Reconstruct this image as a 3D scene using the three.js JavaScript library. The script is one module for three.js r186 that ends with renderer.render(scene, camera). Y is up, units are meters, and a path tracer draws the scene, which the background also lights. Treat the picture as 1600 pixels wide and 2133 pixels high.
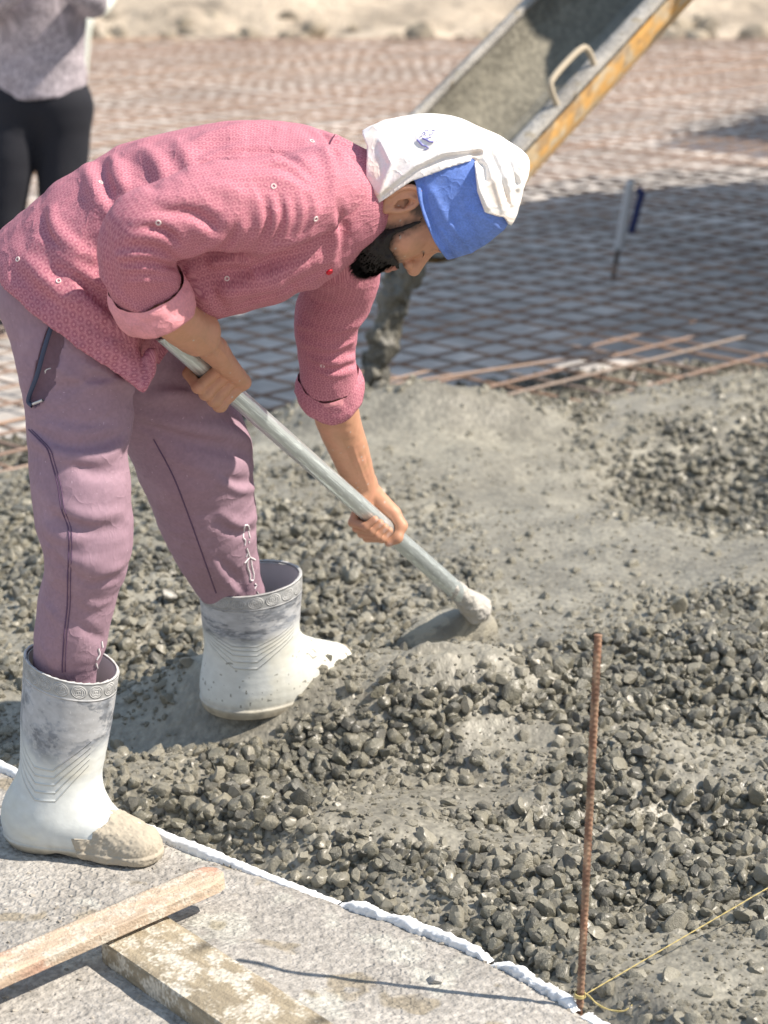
import * as THREE from 'three';
import { mergeGeometries, toCreasedNormals } from 'three/addons/utils/BufferGeometryUtils.js';

// ---------------------------------------------------------------- camera, sky, sun, exposure
const scene = new THREE.Scene();
const EYE = 1.7, PITCH = 18.8614 * Math.PI / 180, FPX = 4000;
const camera = new THREE.PerspectiveCamera(29.86, 0.75, 0.05, 900);
camera.position.set(0, EYE, 0);
camera.rotation.x = -PITCH;
camera.focus = 3.3;
camera.userData.fStop = 3.7;
scene.add(camera);
const renderer = new THREE.WebGLRenderer({ antialias: true });
renderer.setSize(768, 1024);
renderer.toneMapping = THREE.LinearToneMapping;
renderer.toneMappingExposure = 1.56;
renderer.shadowMap.enabled = true;
{ // pale hazy sky: soft blue overhead, whiter towards the horizon, neutral below it
  const w = 128, h = 64, d = new Float32Array(w * h * 4);
  for (let j = 0; j < h; j++) {
    const e = ((j + 0.5) / h - 0.5) * Math.PI, k = Math.pow(Math.max(0, Math.sin(e)), 0.5);
    const c = e > 0 ? [0.98 - 0.52 * k, 1.0 - 0.34 * k, 1.02 - 0.06 * k] : [0.42, 0.39, 0.34];
    for (let i = 0; i < w; i++) d.set([c[0] * 0.51, c[1] * 0.51, c[2] * 0.51, 1], (j * w + i) * 4);
  }
  const t = new THREE.DataTexture(d, w, h, THREE.RGBAFormat, THREE.FloatType);
  t.mapping = THREE.EquirectangularReflectionMapping; t.magFilter = THREE.LinearFilter; t.needsUpdate = true;
  scene.background = t; scene.environment = t;
}
const sun = new THREE.DirectionalLight(new THREE.Color().setRGB(1, 0.9, 0.78), 5.0);
sun.position.set(0.675 * 30, 0.731 * 30, 0.09 * 30);
sun.castShadow = true; sun.shadow.radius = 1; sun.shadow.mapSize.set(4096, 4096);
Object.assign(sun.shadow.camera, { left: -14, right: 14, top: 14, bottom: -14, near: 1, far: 80 });
sun.target.position.set(0, 0, -6);
sun.position.add(sun.target.position);
scene.add(sun, sun.target);

// ---------------------------------------------------------------- helpers
const V = (x, y, z) => new THREE.Vector3(x, y, z);
const clamp = (x, a = 0, b = 1) => Math.min(b, Math.max(a, x));
const mix = (a, b, t) => a + (b - a) * t;
const sstep = (a, b, x) => { const t = clamp((x - a) / (b - a)); return t * t * (3 - 2 * t); };
let seed = 7;
const rnd = () => { seed = (seed * 1664525 + 1013904223) >>> 0; return seed / 4294967296; };
const rr = (a, b) => a + (b - a) * rnd();
const SP = Math.sin(PITCH), CP = Math.cos(PITCH);
function rayDir(px, py) { const x = (px - 800) / FPX, y = -(py - 1066.5) / FPX; return [x, y * CP - SP, -CP - y * SP]; }
function at(px, py, z) { const r = rayDir(px, py), t = z / r[2]; return [t * r[0], EYE + t * r[1], z]; }     // a measured point of the photograph at its real distance z
function gr(px, py, y = 0) { const r = rayDir(px, py), t = (y - EYE) / r[1]; return [t * r[0], t * r[2]]; }   // the same on level ground
function pr(px, py, z, rp) { const p = at(px, py, z), depth = -z * CP + (EYE - p[1]) * SP; p.push(rp * depth / FPX); return p; }
// value noise
const hash = (x, y, z) => { let h = (x * 374761393 + y * 668265263 + z * 2147483647) | 0; h = Math.imul(h ^ (h >>> 13), 1274126177); h ^= h >>> 16; return (h >>> 0) / 4294967296; };
function noise(x, y, z = 0) {
  const xi = Math.floor(x), yi = Math.floor(y), zi = Math.floor(z);
  let u = x - xi, v = y - yi, w = z - zi; u = u * u * (3 - 2 * u); v = v * v * (3 - 2 * v); w = w * w * (3 - 2 * w);
  const l = (k) => mix(mix(hash(xi, yi, zi + k), hash(xi + 1, yi, zi + k), u), mix(hash(xi, yi + 1, zi + k), hash(xi + 1, yi + 1, zi + k), u), v);
  return w > 0 ? mix(l(0), l(1), w) : l(0);
}
const fbm = (x, y, z = 0, o = 4) => { let a = 0, s = 0.5, n = 0; for (let i = 0; i < o; i++) { a += s * noise(x, y, z + i * 7); n += s; x *= 2.03; y *= 2.03; z *= 2.03; s *= 0.5; } return a / n; };
// periodic 2-D noise for tiling textures (p = lattice cells across the tile)
function pnoise(x, y, p, s = 0) {
  const xi = Math.floor(x), yi = Math.floor(y); let u = x - xi, v = y - yi; u = u * u * (3 - 2 * u); v = v * v * (3 - 2 * v);
  const m = (k) => ((k % p) + p) % p;
  return mix(mix(hash(m(xi), m(yi), s), hash(m(xi + 1), m(yi), s), u), mix(hash(m(xi), m(yi + 1), s), hash(m(xi + 1), m(yi + 1), s), u), v);
}
function pfbm(u, v, p, o = 4, s = 0) { let a = 0, k = 0.5, n = 0; for (let i = 0; i < o; i++) { a += k * pnoise(u * p, v * p, p, s + i); n += k; p *= 2; k *= 0.5; } return a / n; }
function tex(w, h, fn, srgb = true) {
  const d = new Uint8Array(w * h * 4);
  for (let j = 0; j < h; j++) for (let i = 0; i < w; i++) { const c = fn((i + 0.5) / w, (j + 0.5) / h), k = (j * w + i) * 4; d[k] = clamp(c[0]) * 255; d[k + 1] = clamp(c[1]) * 255; d[k + 2] = clamp(c[2]) * 255; d[k + 3] = 255; }
  const t = new THREE.DataTexture(d, w, h); t.wrapS = t.wrapT = THREE.RepeatWrapping; t.magFilter = THREE.LinearFilter; t.minFilter = THREE.LinearMipmapLinearFilter;
  if (srgb) t.colorSpace = THREE.SRGBColorSpace; t.needsUpdate = true; return t;
}
const gtex = (w, h, fn) => tex(w, h, (u, v) => { const x = fn(u, v); return [x, x, x]; }, false);
function rep(t, x, y = x) { const c = t.clone(); c.repeat.set(x, y); c.needsUpdate = true; return c; }
const mat = (o) => new THREE.MeshStandardMaterial({ roughness: 0.85, metalness: 0, ...o });
const lin = (r, g, b) => new THREE.Color().setRGB(r, g, b);
// naming
const taken = {};
function numbered(n) { if (!(n in taken)) { taken[n] = 0; return n; } taken[n]++; return n + '_' + String(taken[n]).padStart(3, '0'); }
function shadows(o) { o.castShadow = o.receiveShadow = true; return o; }
function part(parent, name, geo, material) { const m = shadows(new THREE.Mesh(geo, material)); m.name = name; parent.add(m); return m; }
function tag(o, label, category, group) { o.userData.label = label; if (category) o.userData.category = category; if (group) o.userData.group = group; return o; }
function thing(name, label, category, group) { const g = new THREE.Group(); g.name = numbered(name); scene.add(g); return tag(g, label, category, group); }
function struct(name, geo, material, label) { const m = shadows(new THREE.Mesh(geo, material)); m.name = numbered(name); m.userData.kind = 'structure'; if (label) m.userData.label = label; scene.add(m); return m; }
function geom(pos, idx, uv, nor) { const g = new THREE.BufferGeometry(); g.setAttribute('position', new THREE.Float32BufferAttribute(pos, 3)); if (uv) g.setAttribute('uv', new THREE.Float32BufferAttribute(uv, 2)); if (idx) g.setIndex(idx); if (nor) g.setAttribute('normal', new THREE.Float32BufferAttribute(nor, 3)); else g.computeVertexNormals(); return g; }
function tube(pts, r, seg = 24, rad = 8, closed = false) { return new THREE.TubeGeometry(new THREE.CatmullRomCurve3(pts.map(p => p.isVector3 ? p : V(...p)), closed), seg, r, rad, closed); }
// distance fields
const smin = (a, b, k) => { const h = Math.max(k - Math.abs(a - b), 0) / k; return Math.min(a, b) - h * h * k * 0.25; };
function segs(pts) { return pts.slice(1).map((b, i) => { const a = pts[i], d = [b[0] - a[0], b[1] - a[1], b[2] - a[2]]; return { a, d, l2: d[0] * d[0] + d[1] * d[1] + d[2] * d[2] || 1e-12, ra: a[3], rb: b[3] }; }); }
function chain(pts, k = 0, zs = 1, z0 = 0) {   // tapered capsules; zs < 1 widens the section along z about z0
  const q = zs === 1 ? pts : pts.map(p => [p[0], p[1], z0 + (p[2] - z0) * zs, p[3]]);
  const S = segs(q);
  const bl = [0, 1, 2].map(i => Math.min(...q.map(p => p[i] - p[3]))), bh = [0, 1, 2].map(i => Math.max(...q.map(p => p[i] + p[3])));
  return (x, y, z) => {
    if (zs !== 1) z = z0 + (z - z0) * zs;
    const ox = Math.max(bl[0] - x, x - bh[0], 0), oy = Math.max(bl[1] - y, y - bh[1], 0), oz = Math.max(bl[2] - z, z - bh[2], 0), ob = ox * ox + oy * oy + oz * oz; if (ob > 0.0064) return Math.sqrt(ob);
    let best = 1e9;
    for (const s of S) {
      const px = x - s.a[0], py = y - s.a[1], pz = z - s.a[2];
      let t = (px * s.d[0] + py * s.d[1] + pz * s.d[2]) / s.l2; t = t < 0 ? 0 : t > 1 ? 1 : t;
      const ex = px - t * s.d[0], ey = py - t * s.d[1], ez = pz - t * s.d[2];
      const d = Math.sqrt(ex * ex + ey * ey + ez * ez) - (s.ra + (s.rb - s.ra) * t);
      best = k ? smin(best, d, k) : Math.min(best, d);
    }
    return best;
  };
}
function smooth(pts, n = 4) {   // a finer chain along a spline through pts [x, y, z, r]
  const c = new THREE.CatmullRomCurve3(pts.map(p => V(p[0], p[1], p[2]))), out = [], m = (pts.length - 1) * n;
  for (let i = 0; i <= m; i++) { const t = i / m, p = c.getPoint(t), f = t * (pts.length - 1), a = Math.min(pts.length - 2, Math.floor(f)); out.push([p.x, p.y, p.z, mix(pts[a][3], pts[a + 1][3], f - a)]); }
  return out;
}
function frameOf(pts, R) {   // [distance along, angle round, scaled] of a point by a chain
  const S = segs(pts), m = S.length, D = new Float64Array(m), L = new Float64Array(m * 4); let acc = 0; for (const q of S) { q.l = Math.sqrt(q.l2); q.s0 = acc; acc += q.l; }
  return (x, y, z) => {
    let dm = 1e9;
    for (let i = 0; i < m; i++) {
      const s = S[i], px = x - s.a[0], py = y - s.a[1], pz = z - s.a[2], t = clamp((px * s.d[0] + py * s.d[1] + pz * s.d[2]) / s.l2), ex = px - t * s.d[0], ey = py - t * s.d[1], ez = pz - t * s.d[2], d = Math.sqrt(ex * ex + ey * ey + ez * ez);
      D[i] = d; L[i * 4] = s.s0 + t * s.l; L[i * 4 + 1] = ex; L[i * 4 + 2] = ey; L[i * 4 + 3] = ez; if (d < dm) dm = d;
    }
    let W = 0, ss = 0, dx = 0, dy = 0, dz = 0, ax = 0, ay = 0;
    for (let i = 0; i < m; i++) { if (D[i] - dm > 0.08) continue; const w = Math.exp(-(D[i] - dm) / 0.012), s = S[i]; W += w; ss += w * L[i * 4]; dx += w * L[i * 4 + 1]; dy += w * L[i * 4 + 2]; dz += w * L[i * 4 + 3]; ax += w * s.d[0] / s.l; ay += w * s.d[1] / s.l; }
    const al = Math.hypot(ax, ay) || 1; return [ss / W, Math.atan2((dx * ay - dy * ax) / al, dz), R, dm];
  };
}
function nets(sdf, lo, hi, c) {   // surface nets over a sparse grid
  const n = [0, 1, 2].map(i => Math.ceil((hi[i] - lo[i]) / c) + 2), [nx, ny, nz] = n, N = nx * ny * nz, f = new Float32Array(N).fill(1), B = 6;
  for (let bz = 0; bz < nz; bz += B) for (let by = 0; by < ny; by += B) for (let bx = 0; bx < nx; bx += B) {
    const d = sdf(lo[0] + (bx + B / 2) * c, lo[1] + (by + B / 2) * c, lo[2] + (bz + B / 2) * c);
    const far = Math.abs(d) > B * c * 1.5 + 0.012, s = d < 0 ? -1 : 1;
    for (let z = bz; z < Math.min(nz, bz + B); z++) for (let y = by; y < Math.min(ny, by + B); y++) for (let x = bx; x < Math.min(nx, bx + B); x++)
      f[(z * ny + y) * nx + x] = far ? s : sdf(lo[0] + x * c, lo[1] + y * c, lo[2] + z * c);
  }
  const id = new Int32Array(N).fill(-1), pos = [], nor = [], idx = [], off = [0, 1, nx, nx + 1, nx * ny, nx * ny + 1, nx * ny + nx, nx * ny + nx + 1];
  const E = [[0, 1], [2, 3], [4, 5], [6, 7], [0, 2], [1, 3], [4, 6], [5, 7], [0, 4], [1, 5], [2, 6], [3, 7]], e = c * 0.6;
  for (let z = 0; z < nz - 1; z++) for (let y = 0; y < ny - 1; y++) for (let x = 0; x < nx - 1; x++) {
    const k = (z * ny + y) * nx + x; let m = 0; for (let i = 0; i < 8; i++) if (f[k + off[i]] < 0) m++;
    if (m === 0 || m === 8) continue;
    let sx = 0, sy = 0, sz = 0, q = 0;
    for (const [a, b] of E) { const fa = f[k + off[a]], fb = f[k + off[b]]; if (fa < 0 === fb < 0) continue; const t = fa / (fa - fb); sx += mix(a & 1, b & 1, t); sy += mix((a >> 1) & 1, (b >> 1) & 1, t); sz += mix(a >> 2, b >> 2, t); q++; }
    const px = lo[0] + (x + sx / q) * c, py = lo[1] + (y + sy / q) * c, pz = lo[2] + (z + sz / q) * c;
    const gx = sdf(px + e, py, pz) - sdf(px - e, py, pz), gy = sdf(px, py + e, pz) - sdf(px, py - e, pz), gz = sdf(px, py, pz + e) - sdf(px, py, pz - e), l = Math.hypot(gx, gy, gz) || 1;
    id[k] = pos.length / 3; pos.push(px, py, pz); nor.push(gx / l, gy / l, gz / l);
  }
  const quad = (a, b, c2, d, flip) => { if (a < 0 || b < 0 || c2 < 0 || d < 0) return; flip ? idx.push(a, c2, b, a, d, c2) : idx.push(a, b, c2, a, c2, d); };
  for (let z = 1; z < nz - 1; z++) for (let y = 1; y < ny - 1; y++) for (let x = 1; x < nx - 1; x++) {
    const k = (z * ny + y) * nx + x, s = f[k] < 0;
    if (s !== f[k + 1] < 0) quad(id[k - nx - nx * ny], id[k - nx * ny], id[k], id[k - nx], !s);
    if (s !== f[k + nx] < 0) quad(id[k - 1 - nx * ny], id[k - 1], id[k], id[k - nx * ny], !s);
    if (s !== f[k + nx * ny] < 0) quad(id[k - 1 - nx], id[k - nx], id[k], id[k - 1], !s);
  }
  return { pos, nor, idx };
}
function netGeo(r) { return geom(r.pos, r.idx, null, r.nor); }
function chainUv(r, frames, scale = 1) {   // uv in metres: along and round the nearest limb, unwrapped triangle by triangle
  const pos = [], nor = [], uv = [], P = r.pos, n = P.length / 3, C = frames.map(fr => { const o = new Float32Array(n * 3); for (let v = 0; v < n; v++) { const q = fr(P[v * 3], P[v * 3 + 1], P[v * 3 + 2]); o[v * 3] = q[0]; o[v * 3 + 1] = q[1]; o[v * 3 + 2] = q[3] - (fr.bias || 0); fr.R = q[2]; } return o; });
  for (let i = 0; i < r.idx.length; i += 3) {
    const t = [r.idx[i], r.idx[i + 1], r.idx[i + 2]]; let k = 0, bd = 1e9;
    for (let f = 0; f < C.length; f++) { const d = C[f][t[0] * 3 + 2] + C[f][t[1] * 3 + 2] + C[f][t[2] * 3 + 2]; if (d < bd) { bd = d; k = f; } }
    const o = C[k], a0 = o[t[0] * 3 + 1];
    for (const v of t) {
      pos.push(P[v * 3], P[v * 3 + 1], P[v * 3 + 2]); nor.push(r.nor[v * 3], r.nor[v * 3 + 1], r.nor[v * 3 + 2]);
      let a = o[v * 3 + 1]; while (a - a0 > Math.PI) a -= 2 * Math.PI; while (a - a0 < -Math.PI) a += 2 * Math.PI;
      uv.push(o[v * 3] * scale, a * frames[k].R * scale);
    }
  }
  return geom(pos, null, uv, nor);
}
function hit(sdf, px, py, t0 = 2.2) { const r = rayDir(px, py), l = Math.hypot(...r); let t = t0; for (let i = 0; i < 160; i++) { const d = sdf(r[0] / l * t, EYE + r[1] / l * t, r[2] / l * t); if (d < 0.0004) break; t += d * 0.7; if (t > 6) return null; } return [r[0] / l * t, EYE + r[1] / l * t, r[2] / l * t]; }
function folds(sdf, list) {   // ridges (amp > 0) and creases (amp < 0) laid along the cloth: [[px, py]..., radius, amp]
  const S = [];
  for (const f of list) {
    const rad = f[f.length - 2], amp = f[f.length - 1], pts = f.slice(0, -2), fine = [];
    const c = new THREE.CatmullRomCurve3(pts.map(p => V(p[0], p[1], 0))), n = Math.max(4, pts.length * 3);
    for (let i = 0; i <= n; i++) { const p = c.getPoint(i / n), h = hit(sdf, p.x, p.y); if (h) fine.push([...h, Math.sin(Math.PI * clamp(i / n, 0.04, 0.96)) ** 0.6]); }
    for (let i = 1; i < fine.length; i++) { const a = fine[i - 1], b = fine[i]; if (Math.hypot(a[0] - b[0], a[1] - b[1], a[2] - b[2]) < 0.06) S.push({ a, d: [b[0] - a[0], b[1] - a[1], b[2] - a[2]], w: b[3] - a[3], rad, amp, f }); }
  }
  for (const s of S) s.l2 = s.d[0] ** 2 + s.d[1] ** 2 + s.d[2] ** 2 || 1e-12;
  const best = new Map();
  return (x, y, z) => {
    best.clear();
    for (const s of S) {
      const px = x - s.a[0], py = y - s.a[1], pz = z - s.a[2], R = s.rad * 2.6 + 0.03; if (px > R || px < -R || py > R || py < -R || pz > R || pz < -R) continue;
      const t = clamp((px * s.d[0] + py * s.d[1] + pz * s.d[2]) / s.l2), d2 = (px - t * s.d[0]) ** 2 + (py - t * s.d[1]) ** 2 + (pz - t * s.d[2]) ** 2;
      const v = s.amp * (s.a[3] + s.w * t) * (0.62 * Math.exp(-d2 / (s.rad * s.rad)) + 0.42 * Math.exp(-Math.sqrt(d2) / (s.rad * 0.55))), o = best.get(s.f) || 0; if (Math.abs(v) > Math.abs(o)) best.set(s.f, v);
    }
    let sum = 0; for (const v of best.values()) sum += v; return sum;
  };
}
function polySD(P, x, y) {   // signed distance to a polygon
  let d = 1e9, s = 1;
  for (let i = 0, j = P.length - 1; i < P.length; j = i++) {
    const ex = P[j][0] - P[i][0], ey = P[j][1] - P[i][1], wx = x - P[i][0], wy = y - P[i][1], t = clamp((wx * ex + wy * ey) / (ex * ex + ey * ey));
    d = Math.min(d, (wx - ex * t) ** 2 + (wy - ey * t) ** 2);
    const c1 = y >= P[i][1], c2 = y < P[j][1], c3 = ex * wy > ey * wx; if ((c1 && c2 && c3) || (!c1 && !c2 && !c3)) s = -s;
  }
  return s * Math.sqrt(d);
}
function ell(x, y, z, cx, cy, cz, a, b, c) { const X = (x - cx) / a, Y = (y - cy) / b, Z = (z - cz) / c, k = Math.sqrt(X * X + Y * Y + Z * Z); return (k - 1) * Math.min(a, b, c) * 0.6 + (k - 1) * 0.4 * (a + b + c) / 3 * Math.min(1, k); }
const T0 = Date.now(), log = (m) => console.log(m, ((Date.now() - T0) / 1000).toFixed(1));
//@@PART2
// ---------------------------------------------------------------- surface textures
const fineBump = gtex(512, 512, (u, v) => 0.55 * pfbm(u, v, 16, 5) + 0.45 * pfbm(u, v, 64, 3, 9));
const mortarMap = tex(512, 512, (u, v) => { const a = pfbm(u, v, 6, 5), b = pfbm(u, v, 60, 3, 5), c = 0.80 + 0.26 * (a - 0.5) + 0.30 * (b - 0.5); return [c * 0.64, c * 0.624, c * 0.57]; });
const mortarRough = gtex(256, 256, (u, v) => 0.42 + 0.5 * pfbm(u, v, 10, 4, 21));
const mortar = mat({ map: rep(mortarMap, 1.6), bumpMap: rep(fineBump, 2.2), bumpScale: 0.006, roughnessMap: rep(mortarRough, 2.1), roughness: 0.72 });
const stoneMats = [[0.45, 0.438, 0.385], [0.40, 0.391, 0.347], [0.505, 0.488, 0.428], [0.345, 0.339, 0.306], [0.555, 0.538, 0.48], [0.505, 0.489, 0.434]].map((c, i) => new THREE.MeshPhysicalMaterial({ clearcoat: 0.26, clearcoatRoughness: 0.3, color: new THREE.Color().setRGB(c[0], c[1], c[2], THREE.SRGBColorSpace), bumpMap: rep(fineBump, 0.7 + 0.1 * i), bumpScale: 0.003, roughness: i < 4 ? 0.4 + 0.05 * i : 0.6, roughnessMap: rep(mortarRough, 0.6) }));

// ---------------------------------------------------------------- setting: the ground
const FOAM = [[-3.2, -5.3], [-1.5, -4.02], [-0.756, -3.416], [-0.404, -3.132], [-0.082, -2.903], [0.157, -2.735], [0.332, -2.54], [0.62, -2.2], [1.3, -1.45], [2.4, -0.4]];
const foamZ = (x) => { for (let i = 1; i < FOAM.length; i++) if (x <= FOAM[i][0]) { const a = FOAM[i - 1], b = FOAM[i], t = (x - a[0]) / (b[0] - a[0]); return mix(a[1], b[1], t); } return FOAM.at(-1)[1]; };
const EDGE = (x) => -5.98 - 0.45 * x;     // where the poured concrete ends over the steel
const blob = (px, py, rx, rz, h, y = 0.03, turn = 0) => { const [x, z] = gr(px, py, y); return { x, z, rx, rz, h, c: Math.cos(turn), s: Math.sin(turn) }; };
const bv = (b, x, z) => { const dx = x - b.x, dz = z - b.z, u = (dx * b.c + dz * b.s) / b.rx, v = (-dx * b.s + dz * b.c) / b.rz; return Math.exp(-(u * u + v * v)); };
const mounds = [blob(865, 1450, 0.25, 0.14, 0.118, 0.08), blob(505, 1455, 0.16, 0.12, 0.105), blob(1040, 1455, 0.16, 0.13, 0.05), blob(620, 1470, 0.12, 0.09, 0.025), blob(735, 1425, 0.10, 0.08, 0.055), blob(1450, 1390, 0.42, 0.22, 0.085), blob(1300, 1560, 0.2, 0.12, 0.03), blob(1500, 1690, 0.22, 0.08, -0.075),
  blob(1500, 985, 0.38, 0.30, -0.14), blob(1290, 1080, 0.2, 0.12, 0.03), blob(1180, 1060, 0.28, 0.32, -0.03), blob(870, 865, 0.36, 0.2, 0.16), blob(620, 875, 0.3, 0.16, 0.07), blob(330, 1530, 0.22, 0.06, -0.04), blob(760, 1620, 0.3, 0.05, -0.03), blob(250, 1250, 0.3, 0.25, 0.05), blob(1080, 1700, 0.2, 0.06, -0.02),
  blob(320, 1455, 0.2, 0.05, 0.02), blob(700, 1740, 0.22, 0.07, 0.02), blob(1400, 1830, 0.3, 0.09, 0.03), blob(1430, 1870, 0.2, 0.04, -0.03)];
const smoothBlobs = [blob(800, 915, 0.3, 0.12, 1), blob(1000, 930, 0.34, 0.3, 1), blob(1120, 1020, 0.26, 0.28, 1), blob(1250, 1130, 0.26, 0.18, 1), blob(1420, 1190, 0.36, 0.10, 1), blob(1590, 1150, 0.3, 0.1, 1), blob(1140, 1230, 0.14, 0.2, 0.9), blob(1110, 1340, 0.09, 0.13, 0.85), blob(430, 1520, 0.26, 0.05, 1), blob(1060, 1560, 0.12, 0.05, 0.9), blob(980, 1650, 0.15, 0.05, 0.9), blob(900, 1745, 0.14, 0.05, 0.8), blob(1100, 1745, 0.10, 0.05, 0.7), blob(1520, 2040, 0.2, 0.1, 0.85), blob(1390, 1970, 0.12, 0.05, 0.7), blob(930, 1395, 0.15, 0.075, 1, 0.12), blob(950, 1345, 0.12, 0.06, 1, 0.06), blob(620, 930, 0.5, 0.1, 0.85), blob(40, 1470, 0.25, 0.06, 0.8), blob(780, 1130, 0.16, 0.12, 0.4)];
const denseBlobs = [blob(220, 1180, 0.45, 0.5, 0.42), blob(640, 1180, 0.36, 0.34, 0.42), blob(560, 1350, 0.3, 0.2, 0.4), blob(300, 1400, 0.3, 0.12, 0.4), blob(700, 1560, 0.36, 0.085, 1), blob(930, 1540, 0.16, 0.08, 1), blob(1450, 1430, 0.42, 0.24, 1), blob(1500, 1690, 0.3, 0.1, 1), blob(1470, 985, 0.36, 0.34, 1.3), blob(400, 1690, 0.22, 0.12, 0.9), blob(1150, 1920, 0.18, 0.1, 0.8), blob(880, 865, 0.36, 0.2, 0.9), blob(780, 1790, 0.2, 0.06, 0.5), blob(1420, 1820, 0.2, 0.08, 0.7)];
const gravel = (x, z) => { let g = 0.50 + 0.9 * (fbm(x * 5, z * 5, 3, 3) - 0.5); for (const b of denseBlobs) g += 0.6 * b.h * bv(b, x, z); for (const b of smoothBlobs) g *= 1 - 0.95 * b.h * Math.min(1, 1.4 * bv(b, x, z)); return clamp(g); };
function ground(x, z) {
  let h = 0.028 + 0.05 * (fbm(x * 2.3, z * 2.3, 1, 3) - 0.5) + 0.03 * (fbm(x * 7, z * 7, 5, 2) - 0.5);
  for (const b of mounds) h += b.h * bv(b, x, z);
  h -= 0.016 * sstep(0.35, 0.9, gravel(x, z));
  const inside = foamZ(x) - z; h = mix(-0.012 + 0.014 * (noise(x * 30, z * 30) - 0.5), h, sstep(0.0, 0.13, inside));
  const out = EDGE(x) + 0.5 * (fbm(x * 2.2, z * 2.2, 8, 3) - 0.5) - z; if (out > -0.4) h = mix(h, -0.215, sstep(-0.4, 0.5, out));
  return h;
}
const CRUMBLE = blob(920, 1405, 0.16, 0.075, 1, 0.1);
function rough(x, z) { const g = gravel(x, z); return (0.22 + 0.78 * sstep(0.1, 0.5, g)) * (0.010 * (fbm(x * 48, z * 48, 2, 3) - 0.5) + 0.010 * Math.max(0, fbm(x * 33, z * 33, 6, 2) - 0.52) + 0.004 * (noise(x * 150, z * 150) - 0.5) + (0.013 * g + 0.002) * (fbm(x * 26, z * 26, 4, 3) - 0.45)) + 0.05 * bv(CRUMBLE, x, z) * (fbm(x * 38, z * 38, 9, 3) - 0.45); }
// stones: crushed rock, facets cut from a ball
function stoneGeo(s, detail = 2) {
  seed = 1000 + s * 77; const g = new THREE.IcosahedronGeometry(1, detail), p = g.attributes.position, planes = [];
  for (let i = 0; i < 11; i++) { const a = rr(0, 6.283), c = rr(-1, 1), q = Math.sqrt(1 - c * c); planes.push([q * Math.cos(a), c, q * Math.sin(a), rr(0.5, 0.82)]); }
  const sc = [rr(0.95, 1.35), rr(0.62, 0.92), rr(0.85, 1.1)];
  for (let i = 0; i < p.count; i++) {
    let x = p.getX(i), y = p.getY(i), z = p.getZ(i);
    for (let k = 0; k < 2; k++) for (const [a, b, c, d] of planes) { const e = x * a + y * b + z * c - d; if (e > 0) { x -= a * e * 0.93; y -= b * e * 0.93; z -= c * e * 0.93; } }
    const n = 1 + 0.16 * (noise(x * 2.6 + s * 9, y * 2.6, z * 2.6) - 0.5) + 0.1 * (noise(x * 6 + s, y * 6, z * 6) - 0.5); p.setXYZ(i, x * n * sc[0] * 1.2, y * n * sc[1] * 1.2, z * n * sc[2] * 1.2);
  }
  const o = toCreasedNormals(g, 0.62), q = o.attributes.position, uv = []; for (let i = 0; i < q.count; i += 3) { const e = [0, 1, 2].map(k => [q.getX(i + k), q.getY(i + k), q.getZ(i + k)]), n = V(...e[1]).sub(V(...e[0])).cross(V(...e[2]).sub(V(...e[0]))), ax = [Math.abs(n.x), Math.abs(n.y), Math.abs(n.z)], m = ax.indexOf(Math.max(...ax)); for (const p of e) uv.push(p[(m + 1) % 3] * 0.25 + s * 0.13, p[(m + 2) % 3] * 0.25 + s * 0.31); } o.setAttribute('uv', new THREE.Float32BufferAttribute(uv, 2)); return o;
}
const stoneShapes = []; for (let i = 0; i < 14; i++) stoneShapes.push(stoneGeo(i));
seed = 4242;
const stones = [];
const tooNearBoot = (x, z, r) => { for (const [bx, bz, br] of [[-0.60, -3.12, 0.13], [-0.46, -3.07, 0.1], [-0.29, -3.6, 0.13], [-0.17, -3.7, 0.1]]) if (Math.hypot(x - bx, z - bz) < br) return true; return false; };
for (let k = 0; k < 190000; k++) {
  const z = -2.35 - 5.0 * rnd() ** 1.15, half = 0.25 * -z + 0.25, x = rr(-half, half);
  if (z > foamZ(x) - 0.012 || z < EDGE(x) - 0.9) continue;
  const g = z < EDGE(x) - 0.15 ? 0.72 : gravel(x, z); if (rnd() > g * g * 0.6 + 0.009) continue;
  let r = 0.0055 + 0.0098 * rnd() ** 1.9 + (rnd() < 0.05 ? 0.005 : 0);
  if (z > foamZ(x) - 0.03) r *= 0.8;
  if (tooNearBoot(x, z, r)) continue; const up = g > 0.5 && rnd() < 0.5 ? rr(0.3, 1.15) * r : 0;
  stones.push({ x, z, r, y: Math.max(-0.197, ground(x, z)) + r * mix(-0.35, 0.62, Math.pow(rnd(), 0.8) * (0.35 + 0.65 * g)) + up, v: Math.floor(rnd() * stoneShapes.length), m: rnd() < sstep(0.42, 0.78, g) ? Math.floor(rnd() * 4) : 4 + Math.floor(rnd() * 2), q: new THREE.Quaternion().setFromEuler(new THREE.Euler(rr(0, 6.3), rr(0, 6.3), rr(0, 6.3))) });
}
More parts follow.
